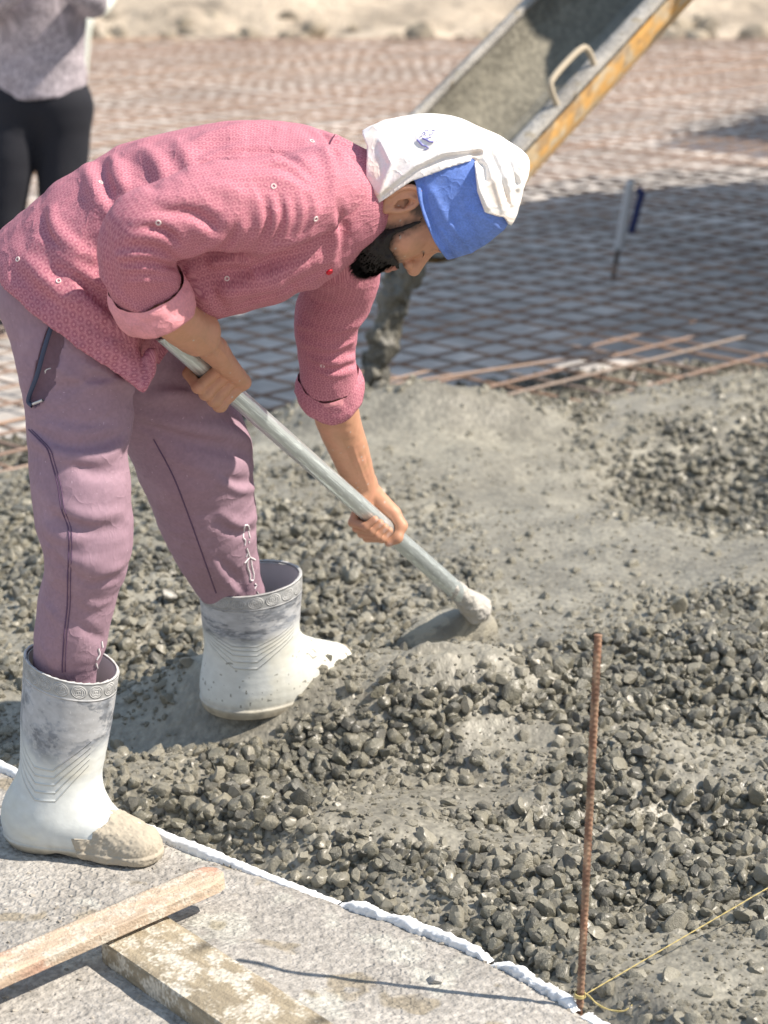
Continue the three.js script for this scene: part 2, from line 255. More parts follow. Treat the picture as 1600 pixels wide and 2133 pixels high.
// the concrete surface, paste drawn up round the stones
function patch(x0, x1, z0, z1, c) {
  const nx = Math.round((x1 - x0) / c) + 1, nz = Math.round((z1 - z0) / c) + 1, h = new Float32Array(nx * nz), pos = [], uv = [], idx = [];
  for (let j = 0; j < nz; j++) for (let i = 0; i < nx; i++) { const x = x0 + i * c, z = z0 + j * c; h[j * nx + i] = ground(x, z) + rough(x, z) * sstep(-0.01, 0.05, foamZ(x) - z); }
  const add = new Float32Array(nx * nz);
  for (const s of stones) {
    if (s.x < x0 - 0.05 || s.x > x1 + 0.05 || s.z < z0 - 0.05 || s.z > z1 + 0.05) continue;
    const R = s.r * 2.1, i0 = Math.max(0, Math.ceil((s.x - R - x0) / c)), i1 = Math.min(nx - 1, Math.floor((s.x + R - x0) / c)), j0 = Math.max(0, Math.ceil((s.z - R - z0) / c)), j1 = Math.min(nz - 1, Math.floor((s.z + R - z0) / c)), lift = Math.min(s.y - ground(s.x, s.z) + s.r * 0.3, s.r * 0.75);
    for (let j = j0; j <= j1; j++) for (let i = i0; i <= i1; i++) { const d = Math.hypot(x0 + i * c - s.x, z0 + j * c - s.z) / s.r, v = lift * Math.exp(-d * d * 1.5); if (v > add[j * nx + i]) add[j * nx + i] = v; }
  }
  for (let j = 0; j < nz; j++) for (let i = 0; i < nx; i++) { const x = x0 + i * c, z = z0 + j * c; pos.push(x, h[j * nx + i] + add[j * nx + i] * 0.8, z); uv.push(x, z); }
  for (let j = 0; j < nz - 1; j++) for (let i = 0; i < nx - 1; i++) { const zc = z0 + j * c; if (zc > foamZ(x0 + i * c) + 0.06 || zc < EDGE(x0 + i * c) - 1.4) continue; const a = j * nx + i; idx.push(a, a + nx, a + 1, a + 1, a + nx, a + nx + 1); }
  return geom(pos, idx, uv);
}
const concrete = struct('fresh_concrete', mergeGeometries([patch(-1.35, 1.3, -4.6, -2.2, 0.0075), patch(-3.2, -1.3575, -8.6, -3.4, 0.03), patch(-1.35, 1.3, -8.6, -4.6, 0.0145), patch(1.3, 3.2, -9, -2.0, 0.03)]), mortar, 'wet grey concrete raked into mounds full of crushed stone');
log('concrete ' + stones.length);
{
  for (const s of stones) s.show = s.r / Math.hypot(s.x, EYE, s.z) * (s.y > ground(s.x, s.z) + s.r * 0.15 ? 1 : 0.4) * (Math.abs(s.x) < 0.205 * -s.z ? 1 : 0);
  stones.sort((a, b) => b.show - a.show);
  stones.slice(0, 300).forEach((s) => { const m = part(concrete, 'stone', stoneShapes[s.v], stoneMats[s.m]); m.position.set(s.x, s.y, s.z); m.quaternion.copy(s.q); m.scale.setScalar(s.r); });
  const rest = stones.slice(300), groups = {}; rest.forEach(s => (groups[s.v + '_' + (s.m)] ||= []).push(s));
  const M = new THREE.Matrix4();
  for (const k in groups) {
    const L = groups[k], im = shadows(new THREE.InstancedMesh(stoneShapes[L[0].v], stoneMats[L[0].m], L.length));
    L.forEach((s, i) => im.setMatrixAt(i, M.compose(V(s.x, s.y, s.z), s.q, V(s.r, s.r, s.r)))); im.name = 'crushed_stone'; im.userData.kind = 'stuff'; concrete.add(im);
  }
}
// mortar heaped level against the far side of the lower board
const caked = (() => { const e = gr(235, 1972, 0.025), q = gr(640, 2250, 0.025), l = Math.hypot(q[0] - e[0], q[1] - e[1]), d = [(q[0] - e[0]) / l, (q[1] - e[1]) / l], n = [d[1], -d[0]]; return (x, z) => { const a = (x - e[0]) * d[0] + (z - e[1]) * d[1], b = (x - e[0]) * n[0] + (z - e[1]) * n[1]; return b < 0.03 || b > 0.8 ? 0 : 0.039 * sstep(0.03, 0.07, b) * Math.exp(-Math.max(0, b - 0.1) / 0.13) * sstep(-0.12, 0.1, a) * (0.9 + 0.25 * (noise(x * 25, z * 25) - 0.5)); }; })();
{ // coarse sand and small lumps standing in the paste
  seed = 606; const L = []; for (let k = 0; k < 60000 && L.length < 26000; k++) { const z = -2.4 - 3.2 * rnd() ** 1.2, x = rr(-0.24, 0.24) * -z; if (z > foamZ(x) - 0.01 || tooNearBoot(x, z, 0) || rnd() > 0.08 + gravel(x, z) * 1.8) continue; const r = 0.0014 + 0.0042 * rnd() ** 3; L.push([x, ground(x, z) + rough(x, z) + r * rr(-0.2, 0.5), z, r]); }
  const im = shadows(new THREE.InstancedMesh(stoneGeo(30, 1), stoneMats[4], L.length)), M = new THREE.Matrix4(), q = new THREE.Quaternion(); L.forEach((s, i) => im.setMatrixAt(i, M.compose(V(s[0], s[1], s[2]), q.setFromEuler(new THREE.Euler(rr(0, 6), rr(0, 6), 0)), V(s[3] * 1.2, s[3], s[3])))); im.name = 'grit'; im.userData.kind = 'stuff'; concrete.add(im);
}
// the finished walkway slab in front
const hexBump = gtex(768, 768, (u, v) => {
  const s = 24, X = u * s, Y = v * s / 1.1547 * 1.1547; let d1 = 9, d2 = 9;
  for (let j = -1; j <= 1; j++) for (let i = -1; i <= 1; i++) { const cy = Math.round(Y) + j, cx = Math.round(X - (cy & 1) * 0.5) + i + (((cy % 2) + 2) % 2) * 0.5, e = Math.hypot(X - cx, (Y - cy) * 0.95); if (e < d1) { d2 = d1; d1 = e; } else if (e < d2) d2 = e; }
  const line = Math.exp(-(((d2 - d1) / 0.16) ** 2)), show = 0.75 * sstep(0.5, 0.7, pfbm(u, v, 4, 4, 3));
  return clamp(0.5 + 0.35 * (pfbm(u, v, 24, 5, 2) - 0.5) + 0.4 * (pfbm(u, v, 110, 3, 6) - 0.5) + show * (0.22 * line - 0.1 * sstep(0.2, 0.45, d1)));
});
const slabMap = tex(768, 768, (u, v) => { const a = pfbm(u, v, 5, 5, 1), b = pfbm(u, v, 90, 3, 4), w = sstep(0.6, 0.72, pfbm(u, v, 9, 4, 12)), k = sstep(0.66, 0.78, pfbm(u, v, 14, 3, 33)), c = 0.82 + 0.26 * (a - 0.5) + 0.34 * (b - 0.5); return [c * (0.735 + 0.09 * w - 0.08 * k), c * (0.718 + 0.1 * w - 0.1 * k), c * (0.69 + 0.09 * w - 0.14 * k)]; });
{
  const x0 = -3.2, x1 = 2.4, z1 = 0.6, c = 0.02, pos = [], uv = [], idx = [], nx = Math.round((x1 - x0) / c) + 1, nz = 190;
  for (let j = 0; j <= nz; j++) for (let i = 0; i < nx; i++) { const x = x0 + i * c, f = foamZ(x) + 0.006, z = mix(f, Math.max(z1, f + 0.2), (j / nz) ** 1.6), e = sstep(0, 0.03, z - f); pos.push(x, j === 0 ? -0.12 : -0.003 + 0.004 * e + 0.007 * (fbm(x * 14, z * 14, 2, 3) - 0.5) + 0.004 * (fbm(x * 45, z * 45, 4, 2) - 0.5) + caked(x, z), j === 0 ? f - 0.001 : z); uv.push(x, z); }
  for (let j = 0; j < nz; j++) for (let i = 0; i < nx - 1; i++) { const a = j * nx + i; idx.push(a, a + nx, a + 1, a + 1, a + nx, a + nx + 1); }
  struct('pavement', geom(pos, idx, uv), mat({ map: rep(slabMap, 1.3), bumpMap: rep(hexBump, 1.45), bumpScale: 0.011, roughness: 0.95 }), 'dusty cement pavement with faint hexagon imprints');
}
{ // grains and crumbs of dried mortar on the pavement
  seed = 91; const im = shadows(new THREE.InstancedMesh(stoneGeo(40, 1), mat({ map: null, color: lin(0.36, 0.33, 0.29), roughness: 0.95 }), 2600)), M = new THREE.Matrix4(), col = new THREE.Color();
  for (let i = 0; i < 2600; i++) { const x = rr(-1.1, 0.6), fz = foamZ(x), z = fz + 0.012 + rr(0, 1) ** 1.6 * 1.0, r = 0.0012 + 0.0042 * rnd() ** 4; im.setMatrixAt(i, M.compose(V(x, 0.001, z), new THREE.Quaternion().setFromEuler(new THREE.Euler(rr(0, 6), rr(0, 6), 0)), V(r, r * 0.7, r))); const t = rr(0.6, 1.15); im.setColorAt(i, col.setRGB(t, t, t * 0.98)); }
  im.name = 'mortar_crumbs'; im.userData = { kind: 'stuff', label: 'grains of dried mortar scattered on the pavement' }; scene.add(im);
}
// blinding under the steel, terrain to the horizon, earth bank
const blindMap = tex(512, 512, (u, v) => { const a = pfbm(u, v, 5, 5, 3), b = pfbm(u, v, 40, 3, 8), w = sstep(0.55, 0.7, pfbm(u, v, 12, 3, 41)), c = 0.78 + 0.3 * (a - 0.5) + 0.2 * (b - 0.5) + 0.08 * w; return [c * 0.93, c * 0.90, c * 0.87]; });
{
  const g = new THREE.BoxGeometry(12, 0.3, 18.2).translate(0, -0.15, 0); const p = g.attributes.position, uv = g.attributes.uv; for (let i = 0; i < p.count; i++) uv.setXY(i, p.getX(i), p.getZ(i));
  const m = struct('ground_blinding', g, mat({ map: rep(blindMap, 0.35), bumpMap: rep(fineBump, 0.6), bumpScale: 0.01, roughness: 0.8 }), 'pale grey blinding layer under the reinforcing steel'); m.position.set(0, -0.2, -12.0);
}
const soilMap = tex(512, 512, (u, v) => { const a = pfbm(u, v, 5, 5, 3), b = pfbm(u, v, 50, 3, 8), k = sstep(0.58, 0.75, pfbm(u, v, 9, 4, 17)), c = 0.80 + 0.4 * (a - 0.5) + 0.2 * (b - 0.5) - 0.22 * k; return [c * 0.84, c * 0.775, c * 0.69]; });
const soil = mat({ map: rep(soilMap, 0.25), roughness: 1, bumpMap: rep(fineBump, 0.5), bumpScale: 0.05 });
{ const g = new THREE.PlaneGeometry(800, 800, 1, 1); g.rotateX(-Math.PI / 2); const p = g.attributes.position, uv = g.attributes.uv; for (let i = 0; i < p.count; i++) uv.setXY(i, p.getX(i), p.getZ(i)); struct('terrain', g, soil, 'bare tan building ground').position.y = -0.42; }
{
  const pos = [], uv = [], idx = [], nx = 240, nz = 110;
  for (let j = 0; j <= nz; j++) for (let i = 0; i <= nx; i++) { const x = mix(-18, 18, i / nx), z = mix(-20.6, -34, j / nz), e = sstep(-21.2 - 0.8 * fbm(x * 0.5, 2), -25, z + 0), h = -0.34 + 0.14 * sstep(-20.6, -21.4, z) + e * (0.8 + 0.9 * (fbm(x * 0.4, z * 0.5, 3, 4) - 0.4)) + 0.35 * sstep(-20.9, -21.8, z) * (fbm(x * 1.3, z * 1.6, 5, 4) - 0.4); pos.push(x, h, z); uv.push(x, z); }
  for (let j = 0; j < nz; j++) for (let i = 0; i < nx; i++) { const a = j * (nx + 1) + i; idx.push(a, a + 1, a + nx + 1, a + 1, a + nx + 2, a + nx + 1); }
  struct('earth_hill', geom(pos, idx, uv), soil, 'low tan bank of dug earth beyond the steel mats');
  seed = 55; const im = shadows(new THREE.InstancedMesh(stoneGeo(51, 1), mat({ color: lin(0.3, 0.27, 0.23), roughness: 1 }), 420)), M = new THREE.Matrix4(), col = new THREE.Color();
  for (let i = 0; i < 420; i++) { const x = rr(-8, 8), z = -21.2 - rr(0, 1) ** 2 * 3.5, r = 0.03 + 0.17 * rnd() ** 3; im.setMatrixAt(i, M.compose(V(x, -0.18 + 0.25 * sstep(-21, -25, z), z), new THREE.Quaternion().setFromEuler(new THREE.Euler(rr(0, 6), rr(0, 6), 0)), V(r, r * 0.8, r))); const t = rr(0.4, 1.3); im.setColorAt(i, col.setRGB(t * 1.05, t, t * 0.9)); }
  im.name = 'rubble'; im.userData = { kind: 'stuff', label: 'rubble and stones along the foot of the earth bank' }; scene.add(im);
}
log('ground');

// ---------------------------------------------------------------- reinforcing steel
const rusts = [[0.27, 0.19, 0.15], [0.34, 0.25, 0.20], [0.28, 0.225, 0.19], [0.36, 0.235, 0.165]].map(c => mat({ color: lin(...c), roughness: 0.85 }));
{
  const mat1 = thing('rebar_mat', 'rusty steel rebar mat tied in a wide diagonal grid', 'rebar'); const unit = new THREE.CylinderGeometry(0.0062, 0.0062, 1, 7); unit.rotateX(Math.PI / 2);
  seed = 12; const X0 = -5.6, X1 = 5.6, Z0 = -20.7, Z1 = -5.2;
  for (const [az, y, sp] of [[48, -0.1, 0.163], [-50, -0.113, 0.163]]) {
    const a = az * Math.PI / 180, d = [Math.sin(a), -Math.cos(a)], n = [Math.cos(a), Math.sin(a)];
    for (let k = -110; k < 110; k++) {
      const o = k * sp + rr(-0.02, 0.02), ox = n[0] * o, oz = -12 + n[1] * o; let t0 = -30, t1 = 30;
      const clip = (p, dd, lo, hi) => { let a1 = (lo - p) / dd, a2 = (hi - p) / dd; if (a1 > a2) [a1, a2] = [a2, a1]; t0 = Math.max(t0, a1); t1 = Math.min(t1, a2); };
      clip(ox, d[0], X0, X1); clip(oz, d[1], Z0, Z1); if (t1 - t0 < 0.4) continue;
      t0 += rr(0, 0.3); t1 -= rr(0, 0.3); const m = part(mat1, 'rebar', unit, rusts[Math.floor(rnd() * 4)]), tm = (t0 + t1) / 2;
      m.position.set(ox + d[0] * tm, y + rr(-0.006, 0.006), oz + d[1] * tm); m.scale.set(1, 1, t1 - t0); m.rotation.set(rr(-0.0025, 0.0025), Math.atan2(d[0], d[1]) + rr(-0.009, 0.009), 0, 'YXZ');
    }
  }
  const bars = [[[780, 806, -0.07], [1285, 733, -0.06]], [[960, 846, -0.06], [1660, 684, -0.07]], [[1130, 860, -0.05], [1660, 735, -0.06]], [[1330, 872, -0.04], [1660, 792, -0.04]]];
  for (const [a, b] of bars.slice(0, 1)) { const p = gr(a[0], a[1], a[2]), q = gr(b[0], b[1], b[2]), A = V(p[0], a[2], p[1]), B = V(q[0], b[2], q[1]), m = part(mat1, 'rebar', unit, rusts[1]); m.position.copy(A).lerp(B, 0.5); m.lookAt(B); m.scale.set(1, 1, A.distanceTo(B)); }
}
function ribbedBar(len, r) {   // deformed bar: oblique ribs and a longitudinal rib
  const pos = [], uv = [], idx = [], nr = 16, nl = Math.round(len / 0.0013);
  for (let j = 0; j <= nl; j++) for (let i = 0; i <= nr; i++) { const y = j / nl * len, a = i / nr * 2 * Math.PI, ph = y / 0.0085 + Math.abs(((i / nr * 2) % 1) - 0.5) * 1.1, w = Math.pow(Math.max(0, Math.cos(ph * 2 * Math.PI)), 2), rad = r + 0.0012 * w + 0.0009 * Math.pow(Math.abs(Math.cos(a)), 14); pos.push(Math.cos(a) * rad, y, Math.sin(a) * rad); uv.push(i / nr * 0.05, y); }
  for (let j = 0; j < nl; j++) for (let i = 0; i < nr; i++) { const a = j * (nr + 1) + i; idx.push(a, a + nr + 1, a + 1, a + 1, a + nr + 1, a + nr + 2); }
  const top = pos.length / 3; pos.push(0, len + 0.0005, 0); uv.push(0, len); for (let i = 0; i < nr; i++) idx.push(top, top - nr - 1 + i + 1, top - nr - 1 + i);
  return geom(pos, idx, uv);
}
const rustMap = tex(64, 512, (u, v) => { const a = pfbm(u, v, 8, 4, 3), b = sstep(0.5, 0.72, pfbm(u, v * 3, 6, 4, 9)), c = 0.8 + 0.7 * (a - 0.5); return [c * mix(0.55, 0.68, b), c * mix(0.41, 0.56, b), c * mix(0.33, 0.46, b)]; });
{
  const b = [0.305, -2.583], base = V(b[0], -0.02, b[1]), top = V(...at(1246, 1322, -2.6)), m = shadows(new THREE.Mesh(ribbedBar(base.distanceTo(top), 0.0048), mat({ map: rep(rustMap, 8, 2.2), roughness: 0.8 })));
  m.name = numbered('rebar_stake'); m.position.copy(base); m.quaternion.setFromUnitVectors(V(0, 1, 0), top.clone().sub(base).normalize()); scene.add(m); tag(m, 'upright ribbed rusty steel stake beside the white foam strip', 'stake');
  // yellow setting-out line, tied round the stake
  const twine = mat({ color: lin(0.52, 0.42, 0.17), roughness: 0.8 }), twist = (pts, r) => { const c = new THREE.CatmullRomCurve3(pts), n = Math.round(c.getLength() / 0.004), out = []; const strands = [0, 1].map(k => { const q = []; for (let i = 0; i <= n; i++) { const p = c.getPoint(i / n), a = i * 0.75 + k * Math.PI; q.push(V(p.x + Math.cos(a) * r * 0.5, p.y + Math.sin(a) * r * 0.5, p.z)); } return new THREE.TubeGeometry(new THREE.CatmullRomCurve3(q), n * 2, r * 0.7, 5); }); return mergeGeometries(strands); };
  const e = gr(1640, 1826, 0.12), st = thing('string_line', 'thin yellow setting-out string tied low round the rusty stake', 'string');
  const k0 = V(b[0] + 0.009, 0.03, b[1] + 0.006);
  part(st, 'line', twist([k0, V(mix(k0.x, e[0], 0.5), 0.075, mix(k0.z, e[1], 0.5)), V(e[0], 0.12, e[1])], 0.0010), twine);
  const tq = gr(1312, 2106, 0.012); part(st, 'loose_end', twist([k0, V(mix(k0.x, tq[0], 0.35), 0.014, mix(k0.z, tq[1], 0.35) + 0.004), V(mix(k0.x, tq[0], 0.8), 0.013, tq[1] + 0.002), V(tq[0], 0.018, tq[1]), V(tq[0] + 0.008, 0.02, tq[1] - 0.012)], 0.0014), twine);
  const loop = []; for (let i = 0; i < 40; i++) { const a = i / 40 * Math.PI * 6; loop.push(V(b[0] + Math.cos(a) * 0.0082, 0.022 + i * 0.00014, b[1] + Math.sin(a) * 0.0082)); } part(st, 'knot', new THREE.TubeGeometry(new THREE.CatmullRomCurve3(loop), 120, 0.0013, 5), twine);
}
{ // distant peg with a pale sleeve and a dark blue tie
  const p = gr(1276, 585, -0.2), pg = thing('marker_peg', 'small marker peg with pale plastic sleeve and dark blue tie', 'peg'); pg.position.set(p[0], -0.2, p[1]); pg.rotation.z = -0.14;
  part(pg, 'rod', new THREE.CylinderGeometry(0.012, 0.012, 0.2, 10).translate(0, 0.1, 0), mat({ color: lin(0.1, 0.08, 0.07) }));
  part(pg, 'sleeve', new THREE.LatheGeometry([[0.0, 0.15], [0.019, 0.15], [0.021, 0.17], [0.021, 0.46], [0.016, 0.475], [0, 0.477]].map(a => new THREE.Vector2(...a)), 20), mat({ color: lin(0.5, 0.51, 0.52), roughness: 0.5 }));
  part(pg, 'tie', tube([[0.035, 0.43, 0.01], [0.06, 0.44, 0.01], [0.055, 0.38, 0.012], [0.05, 0.3, 0.01], [0.045, 0.24, 0]], 0.017, 20, 8), mat({ color: lin(0.02, 0.03, 0.11), roughness: 0.7 }));
}
// ---------------------------------------------------------------- white foam joint strips
{
  const white = mat({ color: lin(0.78, 0.80, 0.82), roughness: 0.75 }); white.bumpMap = fineBump; const curve = new THREE.CatmullRomCurve3(FOAM.map(p => V(p[0], 0, p[1])));
  const piece = (t0, t1, w, top, jag, label) => {
    const n = Math.round((t1 - t0) * curve.getLength() / 0.0035), m = 11, pos = [], idx = [];
    for (let i = 0; i <= n; i++) { const p = curve.getPointAt(mix(t0, t1, i / n)), t = curve.getTangentAt(mix(t0, t1, i / n)), nxv = -t.z, nzv = t.x, end = Math.min(1, 8 * Math.min(i, n - i) / n + 0.2);
      for (let j = 0; j <= m; j++) { const u = j / m, a = Math.PI * (1 - u), gx = Math.cos(a), gy = Math.pow(Math.sin(a), 0.45), wob = (noise(p.x * 22, p.z * 22) - 0.5), bead = jag * (noise(p.x * 210 + j, p.z * 210, j * 0.9) - 0.5) + jag * 1.4 * Math.max(0, fbm(p.x * 55, p.z * 55, j * 0.4, 2) - 0.45), hw = w * (1 + 0.4 * wob) + bead, hh = (top + jag * 1.2 * wob + jag * 0.9 * (fbm(p.x * 34, p.z * 34, 3, 2) - 0.4)) * end; pos.push(p.x + nxv * gx * hw, j === 0 || j === m ? -0.06 : -0.004 + gy * (hh + bead * 0.6), p.z + nzv * gx * hw); } }
    for (let i = 0; i < n; i++) for (let j = 0; j < m; j++) { const a = i * (m + 1) + j; idx.push(a, a + m + 1, a + 1, a + 1, a + m + 1, a + m + 2); }
    const o = shadows(new THREE.Mesh(geom(pos, idx), white)); o.name = numbered('foam_strip'); scene.add(o); tag(o, label, 'foam strip', 'foam joint strips along the pavement edge');
  };
  const tAt = (x) => { let a = 0, b = 1; for (let i = 0; i < 40; i++) { const m = (a + b) / 2; if (curve.getPointAt(m).x < x) a = m; else b = m; } return a; };
  const px = (x, y) => tAt(gr(x, y)[0]);
  piece(tAt(-2.4), px(705, 1882), 0.0095, 0.016, 0.004, 'straight clean white foam strip running past the toe of the boot');
  piece(px(708, 1884), px(1025, 2005), 0.009, 0.018, 0.0075, 'chipped white foam strip between two breaks');
  piece(px(1032, 2012), px(1205, 2108), 0.009, 0.017, 0.0095, 'crumbling white foam strip ending at the rusty stake');
  piece(px(1216, 2114), tAt(1.0), 0.009, 0.014, 0.008, 'white foam strip beyond the foot of the rusty stake');
}
{ // a pebble of dry mortar on the pavement
  const p = gr(908, 2052), m = shadows(new THREE.Mesh(stoneGeo(77, 2), mat({ color: lin(0.42, 0.41, 0.38), roughness: 0.95, bumpMap: fineBump, bumpScale: 0.003 }))); m.name = numbered('loose_stone'); m.position.set(p[0], 0.009, p[1]); m.scale.set(0.0135, 0.017, 0.0125); m.rotation.set(0.3, 0.8, 0.2); scene.add(m); tag(m, 'single pale grey stone lying on the pavement', 'stone');
}
// ---------------------------------------------------------------- two timbers
{
  const woodTex = (base, red, cement, s) => tex(1024, 256, (u, v) => {
    const gN = pfbm(u * 1, v, 4, 4, s), line = pnoise(u * 7 + gN * 2, v * 40 + gN * 3, 40, s + 4), fine = pnoise(u * 60, v * 128, 128, s + 5), c = 0.95 + 0.13 * (line - 0.5) + 0.16 * (fine - 0.5) + 0.22 * (gN - 0.5), R = red * sstep(0.45, 0.68, pfbm(u * 2, v, 4, 4, s + 9)) * clamp(u * 1.3 - 0.1), grit = pnoise(u * 300, v * 90, 300, s + 21), C = cement * sstep(0.36, 0.66, pfbm(u * 2, v, 16, 5, s + 14) + 0.25 * (grit - 0.5)), knot = Math.exp(-((((u * 12) % 3.1) - 1.4) ** 2 * 60 + (v - 0.4) ** 2 * 300));
    const col = base.map((b, i) => mix(b * c, [0.74, 0.48, 0.40][i] * c, R)); return col.map((b, i) => mix(b, [0.80, 0.78, 0.73][i] * (0.94 + 0.34 * (grit - 0.5)), C) * (1 - 0.45 * knot)); });
  const timber = (L, W, T, roundEnd, map, seedN) => {   // a worn board: rounded arrises, wandering edges
    const pos = [], uv = [], idx = [], n = 90, sec = []; const r = 0.005;
    for (let i = 0; i < 36; i++) { const a = i / 36 * 2 * Math.PI, cx = Math.sign(Math.cos(a)) * (W / 2 - r), cy = Math.sign(Math.sin(a)) * (T / 2 - r); sec.push([0, 0]); const k = i / 36 * 4, side = Math.floor(k), t = (k - side) * 2 - 1; const e = [[1, t], [-t, 1], [-1, -t], [t, -1]][side]; let x = e[0] * W / 2, y = e[1] * T / 2; const per = side % 2 ? (side === 1 ? T : T + W + T) + (t + 1) / 2 * W : (side === 0 ? 0 : T + W) + (t + 1) / 2 * T; const qx = clamp(x, -(W / 2 - r), W / 2 - r), qy = clamp(y, -(T / 2 - r), T / 2 - r), d = Math.hypot(x - qx, y - qy); if (d > r) { x = qx + (x - qx) / d * r; y = qy + (y - qy) / d * r; } sec[i] = [x, y, per / 0.4]; }
    for (let j = 0; j <= n; j++) { const s = j / n, x = (s - 0.5) * L, e0 = Math.min(1, (1 - s) * L / (roundEnd || 0.004)), e1 = Math.min(1, s * L / 0.004), sc = (roundEnd ? 0.35 + 0.65 * Math.sqrt(1 - (1 - e0) ** 2) : 0.97 + 0.03 * e0) * (0.97 + 0.03 * e1);
      for (let i = 0; i <= 36; i++) { const q = sec[i % 36], w = 1 + 0.02 * (noise(s * 9 + seedN, i * 0.2) - 0.5) + 0.012 * (noise(s * 70, i * 0.9, seedN) - 0.5); pos.push(x, q[1] * (1 + (w - 1) * 1.4), q[0] * w * sc); uv.push(s, i === 36 ? 2 * (W + T) / 0.4 : q[2]); } }
    for (let j = 0; j < n; j++) for (let i = 0; i < 36; i++) { const a = j * 37 + i; idx.push(a, a + 37, a + 1, a + 1, a + 37, a + 38); }
    for (const [j, f] of [[0, 1], [n, 0]]) { const c = pos.length / 3; pos.push((j / n - 0.5) * L, 0, 0); uv.push(j / n, 0.4); for (let i = 0; i < 36; i++) f ? idx.push(c, j * 37 + i, j * 37 + i + 1) : idx.push(c, j * 37 + i + 1, j * 37 + i); }
    const g = toCreasedNormals(geom(pos, idx, uv), 0.9);
    return new THREE.Mesh(g, mat({ map, bumpMap: rep(fineBump, 6, 2), bumpScale: 0.003, roughness: 0.9 }));
  };
  const put = (m, a, b, ya, yb, label, L) => { const A = V(a[0], ya, a[1]), B = V(b[0], yb, b[1]); m.position.copy(A).lerp(B, 0.5); m.quaternion.setFromRotationMatrix(new THREE.Matrix4().makeBasis(B.clone().sub(A).normalize(), V(0, 1, 0), V(0, 0, 1))); const d = B.clone().sub(A).normalize(), side = d.clone().cross(V(0, 1, 0)).normalize(); m.quaternion.setFromRotationMatrix(new THREE.Matrix4().makeBasis(d, side.clone().cross(d), side)); m.name = numbered('wooden_board'); shadows(m); scene.add(m); tag(m, label, 'board'); };
  { // upper: end centre near the boot, running off towards the near corner
    const e = gr(458, 1830, 0.062), s = gr(20, 2030, 0.05), d = V(s[0] - e[0], 0, s[1] - e[1]).normalize(), L = 1.0, f = [e[0] + d.x * L, e[1] + d.z * L];
    put(timber(L, 0.066, 0.022, 0.03, woodTex([0.74, 0.665, 0.58], 0.5, 0.6, 3), 3), f, e, 0.057, 0.068, 'slim pale worn board with a rounded end laid across another board');
  }
  {
    const e = gr(235, 1972, 0.025), s = gr(640, 2250, 0.025), d = V(s[0] - e[0], 0, s[1] - e[1]).normalize(), L = 1.1, f = [e[0] + d.x * L, e[1] + d.z * L], e2 = [e[0] - d.x * 0.01, e[1] - d.z * 0.01];
    const n = [d.z, -d.x], o = 0.0425; put(timber(L, 0.125, 0.044, 0, woodTex([0.62, 0.575, 0.49], 0.1, 0.85, 8), 11), [e2[0] + n[0] * o, e2[1] + n[1] * o], [f[0] + n[0] * o, f[1] + n[1] * o], 0.022, 0.022, 'wide cement-caked board lying flat under the slim board');
  }
}
log('small things');
